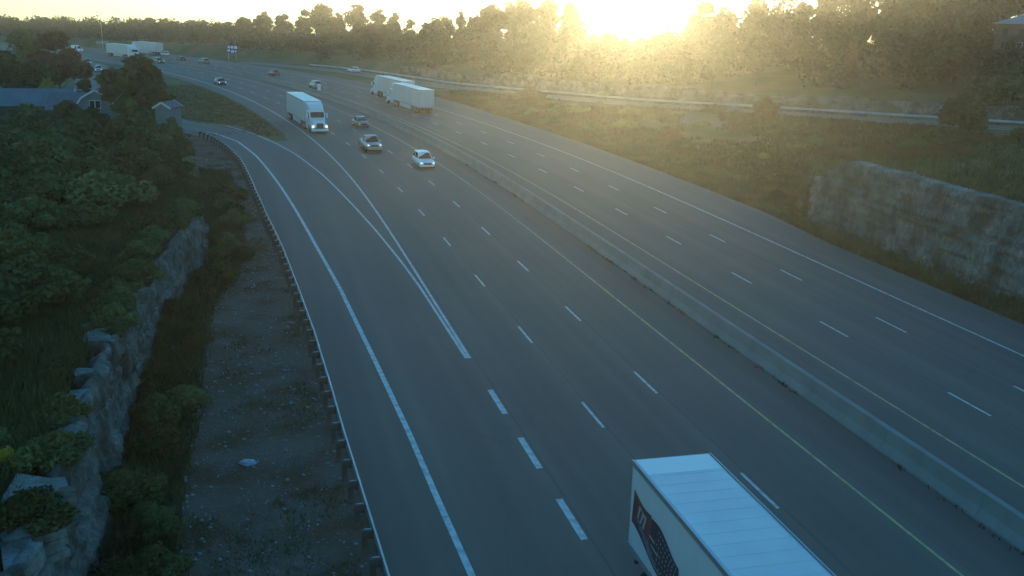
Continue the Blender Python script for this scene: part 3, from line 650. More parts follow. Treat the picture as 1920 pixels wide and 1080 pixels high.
def trunk_mesh(seed, r0=.018, top=.8, limbs=6, m=None, crook=0.02):
    r = random.Random(seed); mb = MB(); pts = [Vector((0, 0, -.03))]
    for i in range(1, 6): pts.append(Vector((pts[-1].x+r.uniform(-crook, crook), pts[-1].y+r.uniform(-crook, crook), top*i/5)))
    for i in range(5): mb.cyl(pts[i], pts[i+1], r0*(1-i*.18), r0*(1-(i+1)*.18), 7, caps=False)
    for i in range(limbs):
        k = r.randint(1, 4); p = pts[k]; a = r.uniform(0, 6.283); L = r.uniform(.14, .26)
        mb.cyl(p, p+Vector((math.cos(a)*L, math.sin(a)*L, L*r.uniform(.5, 1.1))), r0*.5, r0*.12, 5, caps=False)
    return mb.mesh('trunk', m or M['bark'])
def wording(leaf, h, s, s0, s1, near, far):
    tone = dict(leaf_dark='dark green', leaf_mid='mid green', leaf_light='light green', leaf_bronze='rusty', goldenrod='yellow blooming')[leaf]; f = (s-s0)/(s1-s0)
    siz = 'tiny' if h < 1.0 else 'small' if h < 1.35 else 'medium' if h < 1.7 else 'tall'
    return siz, tone, (near if f < .2 else 'nearer than the middle' if f < .4 else 'at the middle' if f < .6 else 'past the middle' if f < .8 else far)
def plant(name, label, cat, x, y, h, wf, kind, leaf, var, n, size, group=None, z=None, trunk=True):
    z = float(height(x, y)[0]) if z is None else z
    t = thing(name, label, cat, (float(x), float(y), z-.05), random.uniform(0, 6.283), group)
    cm = cached(('crown', kind, leaf, var, n), lambda: crown_mesh(kind, 100+var*7+len(kind), M[leaf], n, size))
    c = link('crown' if trunk else 'foliage', cm, t); c.scale = (h*wf, h*wf*random.uniform(.88, 1.12), h)
    if trunk:
        tm = cached(('trunk', kind, var), lambda: trunk_mesh(var+3, r0=.016 if kind != 'bush' else .022, top=.85 if kind != 'bush' else .55)); q = link('trunk', tm, t); q.scale = (h, h, h)
    else:
        tm = cached(('stems', var), lambda: trunk_mesh(var+30, r0=.012, top=.5, limbs=9)); q = link('stem', tm, t); q.scale = (h, h, h)
    return t

# tree tops seen against the sky, save the added dip under the sun: picture column -> row of the tops
PROF = [(0, 38), (30, 36), (60, 58), (75, 52), (95, 60), (110, 52), (140, 50), (180, 52), (210, 54), (225, 44), (250, 45), (262, 34), (290, 29), (315, 36), (345, 37), (380, 35), (420, 40), (450, 33), (478, 23), (500, 24), (530, 30), (560, 24), (585, 17), (605, 10), (625, 26), (643, 24), (655, 9), (680, 14), (700, 18), (730, 24), (750, 30), (770, 40), (790, 48), (800, 44), (822, 26), (845, 38), (880, 15), (905, 20), (937, 12), (960, 8), (985, 3), (1010, 20), (1032, 2), (1045, 14), (1090, 10),
        (1115, 62), (1200, 74), (1290, 60), (1315, 14), (1350, 12), (1372, 32), (1400, 2), (1430, 10), (1445, 12), (1465, 22), (1490, 10), (1515, 22), (1530, 0), (1560, -30), (1640, -45), (1750, -60), (1920, -70), (2200, -80)]  # tops below the sun are lowered unseen, an added gap for its light
PX, PY = [p[0] for p in PROF], [p[1] for p in PROF]
def hill_trees():
    d = np.concatenate([[0], np.cumsum(np.hypot(*np.diff(HILLB, axis=0).T))]); rows = [(7, 8.2, 8.0, 3.0), (17, 8.2, 4.2, 2.4), (29, 7.0, 1.3, 1.0), (43, 5.6, -0.7, .6)]
    cnt = 0
    for ri, (off, step, drop, jit) in enumerate(rows):
        u = 55.0+random.uniform(0, 4)
        while u < d[-1]-20 and cnt < 298:
            X = np.interp(u, d, HILLB[:, 0]); Y = np.interp(u, d, HILLB[:, 1]); X2 = np.interp(u+1, d, HILLB[:, 0]); Y2 = np.interp(u+1, d, HILLB[:, 1])
            tx, ty = X2-X, Y2-Y; nx, ny = ty, -tx; q = off+random.uniform(-3, 3)
            u += step*random.uniform(.75, 1.25)*(1 if Y < 300 else 1.25)
            x, y = X+nx*q, Y+ny*q; z = float(height(x, y)[0])
            px, _ = project(x, y, z+10)
            if px < -60 or px > 2050: continue
            if 1820 < px < 1990 and ri > 0 and math.hypot(x-96, y-190) < 17: continue
            yt = np.interp(px, PX, PY)
            if ri < 3 and px > 1500: yt = max(yt, 0)
            dist = math.hypot(x, y); hor = 18.4+ (px-960)*0.0245
            zt = CAM_H-(yt-hor)/F_PX*dist-drop-random.uniform(-jit, jit)*.7
            h = zt-z
            if h < 3.5: h = random.uniform(3, 4.5)
            if 1100 < px < 1310: h = min(h, max(zt-z, 3))
            knd = random.choice(['round', 'round', 'tall', 'round', 'tall']) if random.random() > .07 else 'spire'
            lf = random.choice(['forest_dark', 'forest_mid', 'forest_dark', 'forest_mid', 'forest_bronze'])
            var = random.randint(0, 3)
            reg = 'above the far left bend' if px < 330 else 'above the blue service sign' if px < 620 else 'behind the receding trucks' if px < 900 else 'left of the setting sun' if px < 1110 else 'directly under the setting sun' if px < 1310 else 'right of the setting sun' if px < 1560 else 'behind the end of the side road' if px < 1760 else 'around the hill building'
            tone = dict(forest_dark='dark green', forest_mid='mid green', forest_bronze='bronze')[lf]; shp = dict(round='round crowned', tall='slender', spire='pointed')[knd]
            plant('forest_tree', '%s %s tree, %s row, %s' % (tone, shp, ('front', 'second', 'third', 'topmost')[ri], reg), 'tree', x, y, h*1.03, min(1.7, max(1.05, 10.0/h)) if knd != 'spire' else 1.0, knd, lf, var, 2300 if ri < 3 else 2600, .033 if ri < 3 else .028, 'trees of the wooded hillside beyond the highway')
            cnt += 1
hill_trees()
for i, (x, y, h, lb) in enumerate(((80, 192, 14, 'tall dark tree hiding the left corner of the hill building'), (85, 206, 17, 'tall tree rising behind the left end of the hill building'), (94, 214, 18, 'tall tree rising behind the middle of the hill building'), (104, 218, 18, 'tall tree rising behind the right end of the hill building'), (78, 210, 17, 'tall dark tree a little left of and behind the hill building'), (89, 224, 19, 'tallest tree far behind the hill building'), (73, 198, 15, 'broad tree down the slope left of the hill building'))):
    plant('forest_tree', lb, 'tree', x, y, h, 1.1, 'round', ('forest_dark', 'forest_mid')[i % 2], i % 4, 2600, .03, 'trees of the wooded hillside beyond the highway')
for x, y, h, lb in ((86.0, 199, 9.0, 'dense tall shrub against the left end of the hill building'), (90.0, 211, 11.0, 'dense tall shrub behind the left end of the hill building'), (81.5, 201, 8.0, 'dense shrub down slope from the left end of the hill building')):
    plant('forest_shrub', lb, 'shrub', x, y, h, 1.1, 'bush', 'forest_mid', 1, 4200, .04, trunk=False)
# undergrowth that closes the wood between the trunks
def undergrowth(name, label, pts, size, m, n_each=90, seed=1):
    r = np.random.default_rng(seed); cs = np.array([(p[0], p[1], p[2]) for p in pts]); rs = np.array([p[3] for p in pts])
    V, F_ = leaf_cloud(cs, rs, n_each*len(pts), size, seed, squash=.9, fill=.5)
    tag(link(name, mesh_np(name, V, F_, m)), label, 'undergrowth', kind='stuff')
pts = []; d = np.concatenate([[0], np.cumsum(np.hypot(*np.diff(HILLB, axis=0).T))])
for i in range(1300):
    u = random.uniform(50, d[-1]-10); X = np.interp(u, d, HILLB[:, 0]); Y = np.interp(u, d, HILLB[:, 1]); X2 = np.interp(u+1, d, HILLB[:, 0]); Y2 = np.interp(u+1, d, HILLB[:, 1])
    q = random.uniform(3, 50); x, y = X+(Y2-Y)*q, Y-(X2-X)*q; z = float(height(x, y)[0]); 
    if math.hypot(x-96, y-190) < 15: continue
    pxx = project(x, y, z+5)[0]
    pts.append((x, y, z+(random.uniform(1, 3) if pxx < 1400 else random.uniform(1, 11)), random.uniform(1.8, 3.8)))
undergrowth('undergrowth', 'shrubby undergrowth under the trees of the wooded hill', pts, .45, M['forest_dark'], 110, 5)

# ---- left bank
def left_bank():
    n = 0
    for i in range(900):
        s = random.uniform(44, 132); o = random.uniform(-62, -20.2) if s < 84 else random.uniform(-58, -17.5-0.03*(s-84))
        if o > float(ocL(s))-0.9: continue
        x, y = at(s, o)
        if math.hypot(x+42, y-127) < 6 or math.hypot(x+57, y-137) < 6: continue
        if s < 52 and o > -24.5: continue
        if s > 118 and o > -22: continue
        dens = 0.26 if s > 60 else .17
        if random.random() > dens: continue
        h = random.uniform(1.7, 3.0) if s < 100 else random.uniform(2.0, 4.0)
        if s > 66 and random.random() < .25: h *= 1.3
        if o > -23.5: h *= .6
        lf = random.choice(['leaf_dark', 'leaf_mid', 'leaf_mid', 'leaf_light', 'leaf_dark'])
        tone = dict(leaf_dark='dark green', leaf_mid='mid green', leaf_light='light green')[lf]; siz = 'small' if h < 1.9 else 'medium' if h < 2.6 else 'tall'
        reg = ('at the near end' if s < 62 else 'in the middle' if s < 85 else 'toward the houses' if s < 108 else 'right below the houses'); edg = 'at the rock edge' if o > ocL(s)-4 else 'a little back' if o > -38 else 'far back'
        plant('shrub', '%s %s shrub %s of the left thicket, %s' % (siz, tone, reg, edg), 'shrub', x, y, h, 1.3, 'bush', lf, random.randint(0, 3), 4200, .044, 'shrubs of the thicket above the left rock cut', trunk=False); n += 1
    return n
nb = left_bank()
for s_ in (35.6, 48.4, 49.6, 61.7, 63.8, 51, 52.6, 54, 55.7, 57.5, 59, 60.6, 66.5, 69.5, 73, 76, 79, 38.6, 31.2):
    x, y = at(s_, float(ocL(s_))-.1+random.uniform(-.25, .35)); hh = random.uniform(1.0, 1.7); lf = random.choice(['leaf_mid', 'leaf_light', 'leaf_mid'])
    plant('shrub', '%s %s shrub spilling over the left rock edge, %s' % wording(lf, hh, s_, 34, 80, 'nearest the camera', 'at the far end'), 'shrub', x, y, hh, 1.2, 'bush', lf, random.randint(0, 3), 4200, .042, 'shrubs spilling over the edge of the left rock cut', z=3.55 if s_ < 78 else 2.4, trunk=False)
for i in range(12):
    x, y = at(random.uniform(84, 93), random.uniform(35, 46)); plant('shrub', 'green shrub on the tapering end of the right rock cut', 'shrub', x, y, random.uniform(.8, 1.7), 1.3, 'bush', random.choice(['leaf_mid', 'leaf_bronze', 'leaf_light']), random.randint(0, 3), 1400, .07, 'shrubs on the tapering end of the right rock cut', trunk=False)
def ditch_bushes():
    for i in range(64):
        s = random.uniform(24, 108); o = float(ocL(s))+random.uniform(.7, 2.9) + (0 if s < 60 else random.uniform(-.3, 1.2)); x, y = at(s, o)
        if 60 < s < 78 and random.random() < .75: continue
        h = random.uniform(.8, 1.9); lf = random.choice(['leaf_mid', 'leaf_dark', 'leaf_mid', 'leaf_light'])
        plant('shrub', '%s %s bush at the foot of the left rock cut, %s' % wording(lf, h, s, 24, 108, 'nearest the camera', 'at the far end'), 'shrub', x, y, h, 1.15, 'bush', lf, random.randint(0, 3), 4200, .045, 'bushes at the foot of the left rock cut', trunk=False)
ditch_bushes()
for i in range(90):
    s = random.uniform(22, 56); o = random.uniform(-30, -20.9); x, y = at(s, o)
    lf = random.choice(['leaf_light', 'leaf_mid', 'goldenrod', 'leaf_mid', 'leaf_mid', 'leaf_light', 'leaf_dark']); hh = random.uniform(.5, 1.1)
    plant('weed_clump', '%s %s weed clump on top of the near left rock, %s' % wording(lf, hh, s, 22, 56, 'nearest the camera', 'at its far end'), 'weeds', x, y, hh, 1.1, 'weed', lf, random.randint(0, 2), 1500, .035, 'weed clumps on top of the near left rock', trunk=False)

plant('small_tree', 'bright yellow green sapling on a rock ledge at the lower left', 'tree', -14.6, 28.2, 1.3, 1.0, 'bush', 'leaf_light', 1, 1200, .07)
T = plant
T('maple_tree', 'round dark bronze maple standing right of the gambrel house before the highway', 'tree', -50.3, 137.5, 10.8, 1.30, 'round', 'leaf_bronze', 1, 9000, .026)
T('large_tree', 'big dark bronze tree behind the houses at the far left', 'tree', -78, 176, 12.2, 1.35, 'round', 'leaf_bronze', 2, 9000, .026)
T('large_tree', 'tallest thin topped tree at the left edge of the picture', 'tree', -101, 196, 15.3, .95, 'tall', 'leaf_mid', 3, 3000, .022)
T('large_tree', 'green tree with a ragged top right of the tallest left edge tree', 'tree', -87, 183, 12.6, .9, 'round', 'leaf_mid', 0, 3000, .022)
T('large_tree', 'green tree at the left edge behind the long metal roof', 'tree', -86, 168, 10.5, 1.2, 'round', 'leaf_dark', 1, 5000, .03)
T('large_tree', 'rounded dark tree low behind the long metal roof', 'tree', -74, 158, 8.2, 1.4, 'round', 'leaf_dark', 0, 5000, .03)
T('small_tree', 'dark green tree behind the gambrel house roof', 'tree', -64.5, 154, 6.0, 1.2, 'round', 'leaf_dark', 2, 5000, .03)
T('small_tree', 'dark green tree between the bronze maple and the grey house', 'tree', -46.5, 132.5, 5.2, 1.2, 'round', 'leaf_dark', 0, 5000, .03)
T('yellow_shrub', 'bright yellow shrub glowing above the house roofs at the left', 'shrub', -69.0, 151, 6.6, .55, 'bush', 'leaf_yellow', 2, 1800, .05, z=0.6)
T('small_tree', 'green bushy tree directly below the bronze maple', 'tree', -40.2, 106, 6.6, 1.15, 'round', 'leaf_mid', 2, 6000, .03)
T('small_tree', 'dark green tree in front of the gambrel house', 'tree', -48, 112, 5.3, 1.35, 'round', 'leaf_mid', 3, 6000, .03)
T('small_tree', 'dark green tree hiding the lower wall of the gambrel house', 'tree', -51.5, 124, 5.0, 1.3, 'round', 'leaf_dark', 1, 5000, .03)
T('small_tree', 'mid green tree between the gambrel house and the grey house', 'tree', -45.5, 122, 5.2, 1.3, 'round', 'leaf_mid', 0, 5000, .03)
T('small_tree', 'dark tree before the wall of the long metal roofed building', 'tree', -64, 130, 3.7, 1.7, 'round', 'leaf_dark', 3, 5000, .03)
T('small_tree', 'dark tree at the left edge before the long metal roofed building', 'tree', -72, 138, 3.6, 1.7, 'round', 'leaf_dark', 2, 5000, .03)
T('small_tree', 'reddish small tree touching the brown house roof', 'tree', -57.8, 131, 5.0, 1.1, 'round', 'leaf_bronze', 0, 4000, .03)
T('small_tree', 'mid green tree against the wall of the grey house', 'tree', -42.0, 124.3, 4.0, 1.2, 'round', 'leaf_mid', 1, 5000, .03)
T('small_tree', 'lighter green tree below the long metal roof at the left', 'tree', -56, 117, 5.4, 1.5, 'round', 'leaf_light', 0, 6000, .03)
T('small_tree', 'light green sumac leaning out over the ditch by the guardrail bend', 'tree', -34.5, 104, 3.8, 1.3, 'round', 'leaf_light', 1, 4000, .035)
T('small_tree', 'blue green rounded tree at the left edge above the near rock', 'tree', -23.5, 46.5, 3.6, 1.3, 'round', 'leaf_light', 3, 7000, .03)

# ---- right side
T('field_tree', 'spreading green tree beside the end of the pale side road on the right', 'tree', 58, 133, 7.6, 1.3, 'round', 'leaf_mid', 1, 7000, .028)
T('field_tree', 'green tree cut by the right edge of the picture above the rock cut', 'tree', 73, 140, 9.0, 1.2, 'round', 'leaf_mid', 2, 7000, .028)
T('field_tree', 'dark round tree left of the building on the wooded hill', 'tree', 76, 160, 9.0, 1.2, 'round', 'leaf_dark', 3, 6000, .03)
T('field_shrub', 'rusty shrub standing before the pale rock of the side road', 'shrub', 39, 160, 4.4, .8, 'bush', 'leaf_bronze', 0, 2600, .05)
T('field_shrub', 'pair of low green shrubs at the near end of the side road guardrail', 'shrub', 2.5, 196, 3.4, 1.4, 'bush', 'leaf_bronze', 1, 2600, .05)
for i in range(44):
    s = random.uniform(92, 200); o = random.uniform(37, 70); x, y = at(s, o); dS, _, _ = poly_dist(SIDE, np.array([x]), np.array([y])); dh, sh = side_of_hill(x, y)
    if dS[0] < 7 or sh < 0: continue
    lf = random.choice(['leaf_mid', 'leaf_bronze', 'leaf_mid']); h = random.uniform(.8, 2.2)
    T('field_shrub', '%s %s shrub in the field before the side road, %s' % wording(lf, h, s, 92, 200, 'by the right rock cut', 'by the receding trucks'), 'shrub', x, y, h, 1.5, 'bush', lf, random.randint(0, 3), 1400, .07, 'low shrubs between the highway and the side road', trunk=False)
for i in range(30):
    s = random.uniform(20, 95); o = random.uniform(46, 90); x, y = at(s, o); dh, sh = side_of_hill(x, y)
    if sh < 0: continue
    lf = random.choice(['leaf_mid', 'leaf_dark', 'leaf_mid']); h = random.uniform(.8, 2.4)
    T('plateau_shrub', '%s %s shrub on the shelf above the right rock cut, %s' % wording(lf, h, s, 20, 95, 'by the right edge', 'at its far end'), 'shrub', x, y, h, 1.4, 'bush', lf, random.randint(0, 3), 1800, .07, 'shrubs on the shelf above the right rock cut', trunk=False)

# grass and weeds
def tufts(name, label, x, y, z, h, m, seed, wid=.03, blades=5):
    r = np.random.default_rng(seed); n = len(x)*blades; X = np.repeat(x, blades)+r.normal(0, .12, n); Y = np.repeat(y, blades)+r.normal(0, .12, n); Z = np.repeat(z, blades); H_ = np.repeat(h, blades)*r.uniform(.5, 1.2, n)
    a = r.uniform(0, 6.283, n); lx = r.normal(0, .35, n)*H_; ly = r.normal(0, .35, n)*H_; w_ = wid*r.uniform(.6, 1.6, n)
    p0 = np.stack([X-np.cos(a)*w_, Y-np.sin(a)*w_, Z-.02], 1); p1 = np.stack([X+np.cos(a)*w_, Y+np.sin(a)*w_, Z-.02], 1); p2 = np.stack([X+lx, Y+ly, Z+H_], 1)
    V = np.stack([p0, p1, p2], 1).reshape(-1, 3); tag(link(name, mesh_np(name, V, np.arange(n*3).reshape(n, 3), m)), label, 'grass', kind='stuff')
def scatter(n, s0, s1, ofn):
    s = rng.uniform(s0, s1, n); o = ofn(n, s); x, y = at(s, o); return s, o, x, y, height(x, y, s, o)
s, o, x, y, z = scatter(60000, 20, 110, lambda n, s: ocL(s)-0.15-rng.random(n)**1.5*24)
tufts('tall_grass', 'tall green grass and weeds covering the top of the left rock cut', x, y, z, .25+.35*rng.random(len(x)), M['leaf_mid'], 3, .035, 4)
s, o, x, y, z = scatter(9000, 24, 120, lambda n, s: ocL(s)+0.3+3.0*rng.random(n)**1.2)
tufts('ditch_grass', 'green weeds along the foot of the left rock cut', x, y, z, .25+.35*rng.random(len(x)), M['leaf_mid'], 4, .035, 4)
s, o, x, y, z = scatter(16000, 24, 135, lambda n, s: oL(s)-0.7-rng.random(n)*6)
k = fbm(x*.35, y*.35, 40) > .53; tufts('dry_ditch_grass', 'thin brown grass patches in the stony ditch', x[k], y[k], z[k], .05+.13*rng.random(k.sum()), M['dry'], 6, .03, 4)
s, o, x, y, z = scatter(22000, 30, 210, lambda n, s: oR(s)+0.15+rng.random(n)**1.5*11)
k = (s > 86) | (o < ocR(s)+.2); tufts('verge_grass', 'brown dry grass on the verge beyond the right shoulder', x[k], y[k], z[k], .25+.3*rng.random(k.sum()), M['dry'], 7, .05, 3)
s, o, x, y, z = scatter(30000, 86, 215, lambda n, s: oR(s)+8+rng.random(n)*46)
dS_, sS_, _ = poly_dist(SIDE, x, y); dH_, sH_, _ = poly_dist(HILLB, x, y); k = (dS_ > 4.5) & (sH_ > 0) & (fbm(x*.07, y*.07, 77) > .40)
tufts('field_grass', 'rough brown grass of the field between the highway and the side road', x[k], y[k], z[k], .3+.4*rng.random(k.sum()), M['dry'], 12, .09, 3)
s, o, x, y, z = scatter(16000, 86, 215, lambda n, s: oR(s)+4+rng.random(n)*50)
dS_, sS_, _ = poly_dist(SIDE, x, y); dH_, sH_, _ = poly_dist(HILLB, x, y); k = (dS_ > 4.5) & (sH_ > 0) & (fbm(x*.06, y*.06, 55) > .52)
tufts('field_weeds', 'green weeds of the field between the highway and the side road', x[k], y[k], z[k], .3+.5*rng.random(k.sum()), M['leaf_mid'], 13, .09, 3)
sb = np.concatenate([rng.normal(c, rng.uniform(.15, .8), rng.integers(3, 16)) for c in rng.uniform(22, 120, 34)]); xb, yb = at(sb, 10.58+rng.random(len(sb))*.05)
tufts('barrier_weeds', 'little weeds rooted in the joint along the foot of the median barrier', xb, yb, np.zeros(len(xb))+.01, .06+.16*rng.random(len(xb)), M['dry'], 15, .03, 4)
s, o, x, y, z = scatter(7000, 79, 95, lambda n, s: 34.3+rng.random(n)*14)
tufts('cut_end_grass', 'rough grass over the tapering end of the right rock cut', x, y, z, .3+.35*rng.random(len(x)), M['dry'], 14, .05, 4)
s, o, x, y, z = scatter(16000, 20, 100, lambda n, s: 35.2+rng.random(n)**1.4*38)
tufts('shelf_grass', 'grass on the shelf above the right rock cut', x, y, z, .25+.35*rng.random(len(x)), M['leaf_mid'], 8, .06, 3)
s, o, x, y, z = scatter(9000, 150, 245, lambda n, s: -7.4-rng.random(n)*16)
dP, _, _ = poly_dist(RAMP, x, y); k = dP > 5
tufts('gore_grass', 'mown grass between the entrance ramp and the highway', x[k], y[k], z[k], .10+.12*rng.random(k.sum()), M['dry'], 9, .07, 3)

# ------------------------------------------------------------------ buildings
def gable_house(name, label, x, y, rot, L, W, z0, eave, ridge, wall, roofm, gambrel=False, windows=(), trim=True, cat='house'):
    """ridge along local X; gable ends at +-L/2; eave/ridge absolute heights over z0"""
    t = thing(name, label, cat, (x, y, z0), rot)
    m = MB(); hw = W/2
    if gambrel: pr = [(-hw, 0), (hw, 0), (hw, eave), (hw*.62, eave+(ridge-eave)*.62), (0, ridge), (-hw*.62, eave+(ridge-eave)*.62), (-hw, eave)]
    else: pr = [(-hw, 0), (hw, 0), (hw, eave), (0, ridge), (-hw, eave)]
    m.loft([[(-L/2, a, b) for a, b in pr], [(L/2, a, b) for a, b in pr]]); m.obj('wall', wall, t)
    up_ = pr[2:]
    for a, b in zip(up_[:-1], up_[1:]):
        r = MB(); th_ = .10; ex = .25; dy, dz = b[0]-a[0], b[1]-a[1]; l = math.hypot(dy, dz); ny, nz = -dz/l*-1, dy/l*-1
        ny, nz = (dz/l, -dy/l); 
        if nz < 0: ny, nz = -ny, -nz
        a2 = (a[0]-(dy/l*ex if a is up_[0] else 0), a[1]-(dz/l*ex if a is up_[0] else 0)); b2 = (b[0]+(dy/l*ex if b is up_[-1] else 0), b[1]+(dz/l*ex if b is up_[-1] else 0))
        r.loft([[(X, a2[0]+ny*.01, a2[1]+nz*.01), (X, b2[0]+ny*.01, b2[1]+nz*.01), (X, b2[0]+ny*th_, b2[1]+nz*th_), (X, a2[0]+ny*th_, a2[1]+nz*th_)] for X in (-L/2-.22, L/2+.22)]); r.obj('roof', roofm, t)
        if trim:
            for X in (-L/2-.26, L/2+.225):
                q = MB(); q.loft([[(X_, a2[0]+ny*-.10, a2[1]+nz*-.10), (X_, b2[0]+ny*-.10, b2[1]+nz*-.10), (X_, b2[0]+ny*(th_+.02), b2[1]+nz*(th_+.02)), (X_, a2[0]+ny*(th_+.02), a2[1]+nz*(th_+.02))] for X_ in (X, X+.035)]); q.obj('barge_board', M['trim'], t)
    # clapboard courses
    for sgn in (-1, 1):
        c = MB()
        for i in range(int(ridge/.28)):
            z = .28*i+.1
            half = hw if z < eave else hw*(1-(z-eave)/max(ridge-eave, .01))*(1.0 if not gambrel else 1.0)
            if half < .3: continue
            X = sgn*(L/2); c.box(min(X, X+sgn*.02), max(X, X+sgn*.02), -half+.02, half-.02, z, z+.03)
        c.obj('siding_course', wall, t)
    for (X, Y, Z, w_, h_, axis) in windows:
        if axis == 'x':
            sg = 1 if X > 0 else -1; g = MB().box(min(X, X+sg*.04), max(X, X+sg*.04), Y-w_/2, Y+w_/2, Z, Z+h_).obj('window', M['trim'], t)
            for yy in (Y-w_/4, Y+w_/4): MB().box(min(X+sg*.042, X+sg*.06), max(X+sg*.042, X+sg*.06), yy-w_/4+.06, yy+w_/4-.06, Z+.08, Z+h_-.08).obj('pane', M['window'], g)
        else:
            sg = 1 if Y > 0 else -1; g = MB().box(X-w_/2, X+w_/2, min(Y, Y+sg*.04), max(Y, Y+sg*.04), Z, Z+h_).obj('window', M['trim'], t)
            MB().box(X-w_/2+.08, X+w_/2-.08, min(Y+sg*.042, Y+sg*.06), max(Y+sg*.042, Y+sg*.06), Z+.08, Z+h_-.08).obj('pane', M['window'], g)
    return t
# gambrel gable end faces the camera (local +X towards the camera)
face = lambda x, y, extra=0: math.atan2(-y, -x)+extra
gable_house('gambrel_house', 'blue sided gambrel house with white trim and a double window in its gable', -56.8, 139.5, face(-56.8, 139.5, -.12), 7.5, 5.6, 0.2, 3.4, 5.9, M['siding'], M['shingle'], True, [(3.75, -.1, 3.5, 1.4, 1.1, 'x')])
gable_house('long_house', 'long low building with pale blue metal roof at the left edge', -70.5, 146, R(12), 14, 7.5, 0.6, 2.6, 4.6, M['brown_wall'], M['metal_roof'], False, [(-3, -3.75, .9, 1.1, 1.0, 'y'), (1, -3.75, .9, 1.1, 1.0, 'y')], cat='building')
gable_house('brown_house', 'brown house with dark slate roof between the metal roof and the gambrel house', -61.2, 143, R(8), 6.8, 6.4, 0.6, 2.5, 4.5, M['brown_wall'], M['shingle'], False, [(0, -3.2, .8, 1.4, 1.1, 'y')], trim=False)
gable_house('grey_house', 'narrow grey house end with white trim beside the guardrail bend', -43.9, 128.9, face(-43.9, 128.9, -.45), 3.0, 2.0, 0.2, 4.7, 5.3, M['siding_grey'], M['shingle'])
# leaning pale dead limb before the gambrel house
q = MB(); q.cyl((0, 0, 0), (2.9, 0.3, 2.0), .06, .045, 6).cyl((2.9, .3, 2.0), (4.3, .5, 3.3), .045, .02, 6).cyl((2.2, .2, 1.55), (2.7, .1, 2.4), .03, .012, 5)
o = q.obj('dead_limb', M['bare']); o.location = (-54.0, 129.6, 3.2); tag(o, 'pale bare limb slanting across the front of the gambrel house', 'branch')

# building on the wooded hill
def hill_building():
    x, y = 96, 191; z0 = float(height(x, y)[0])-.2; t = thing('hill_building', 'two storey building with blue grey hipped roof on the wooded hill at the right edge', 'building', (x, y, z0), R(-26))
    H_ = 17.2-z0; L, W = 16, 11
    MB().box(-L/2, L/2, -W/2, W/2, -1, H_-.01).obj('wall', M['brown_wall'], t)
    r = MB(); e = .7; top = H_+2.0; n = [(-L/2-e, -W/2-e, H_), (L/2+e, -W/2-e, H_), (L/2+e, W/2+e, H_), (-L/2-e, W/2+e, H_), (-L/2+5, 0, top), (L/2-5, 0, top)]
    r.v = n; r.f = [(0, 1, 5, 4), (1, 2, 5), (2, 3, 4, 5), (3, 0, 4), (0, 3, 2, 1)]; r.m = [0]*5; r.obj('roof', M['metal_roof'], t)
    for zz in (H_-4.4, H_-2.0):
        for i in range(6):
            X = -L/2+1.6+i*2.55; g = MB().box(X-.5, X+.5, -W/2-.05, -W/2+.001, zz, zz+1.2).obj('window', M['trim'] if i % 3 == 1 and zz < H_-3 else M['chassis'], t)
            MB().box(X-.42, X+.42, -W/2-.07, -W/2-.051, zz+.08, zz+1.12).obj('pane', M['window'], g)
    MB().box(2.2, 2.6, -W/2-.25, -W/2-.08, H_-3.0, H_-2.8).obj('wall_lamp', M['lamp_on'], t)
hill_building()

# ------------------------------------------------------------------ signs and poles
def face_cam(x, y): return math.atan2(-x, y)*-1
def logo_sign():
    x, y = -95.0, 339.0; x, y = at(345, 36.5); x, y = float(x), float(y); t = thing('service_sign', 'blue service sign with white logo panels beyond the far shoulder', 'sign', (x, y, 0), -math.atan2(x, y))
    MB().box(-1.75, 1.75, -.04, .04, 1.9, 4.5).obj('panel', M['sign_blue'], t)
    for (a, b, w_, h_) in ((-1.35, 3.55, .75, .65), (-.4, 3.45, .8, .8), (.65, 3.3, .95, .95), (-1.4, 2.5, .7, .6), (-.35, 2.15, .85, .75), (.8, 2.3, .55, .5)): MB().box(a, a+w_, -.06, -.041, b, b+h_).obj('logo_panel', M['sign_white'], t)
    for X in (-1.2, 1.2): MB().box(X-.06, X+.06, .041, .15, -.2, 4.4).obj('post', M['steel'], t)
logo_sign()
def pole():
    x, y = at(424, 31); x, y = float(x), float(y); t = thing('light_pole', 'tall slim high mast light pole standing over the far left trees', 'light pole', (x, y, 0))
    MB().cyl((0, 0, 0), (0, 0, 13.5), .12, .06, 10).obj('mast', M['steel'], t)
    MB().cyl((-1.0, 0, 13.5), (1.0, 0, 13.5), .06, n=6).obj('crossarm', M['steel'], t)
    for X in (-.9, .9): MB().box(X-.3, X+.3, -.2, .2, 13.56, 13.75).obj('lamp_head', M['steel'], t)
pole()
def far_sign(s, o, w_, h_, z, label, m, pm='steel'):
    x, y = at(s, o); x, y = float(x), float(y); t = thing('road_sign', label, 'sign', (x, y, 0), -math.atan2(x, y))
    MB().box(-w_/2, w_/2, -.04, .04, z, z+h_).obj('panel', M[m], t)
    for X in ((-w_/4, w_/4) if w_ > 1.2 else (0,)): MB().box(X-.05, X+.05, .041, .13, -.2, z+h_*.8).obj('post', M[pm], t)
far_sign(425, 31.5, 4.4, 1.1, 1.6, 'wide pale blue guide sign back far up the highway', 'sign_back')
far_sign(412, 36, .9, .9, 1.8, 'small orange marker sign far up the highway', 'orange')
far_sign(213, 11.3, .75, 1.3, 1.1, 'small pale marker on the median barrier above the white truck', 'sign_white')

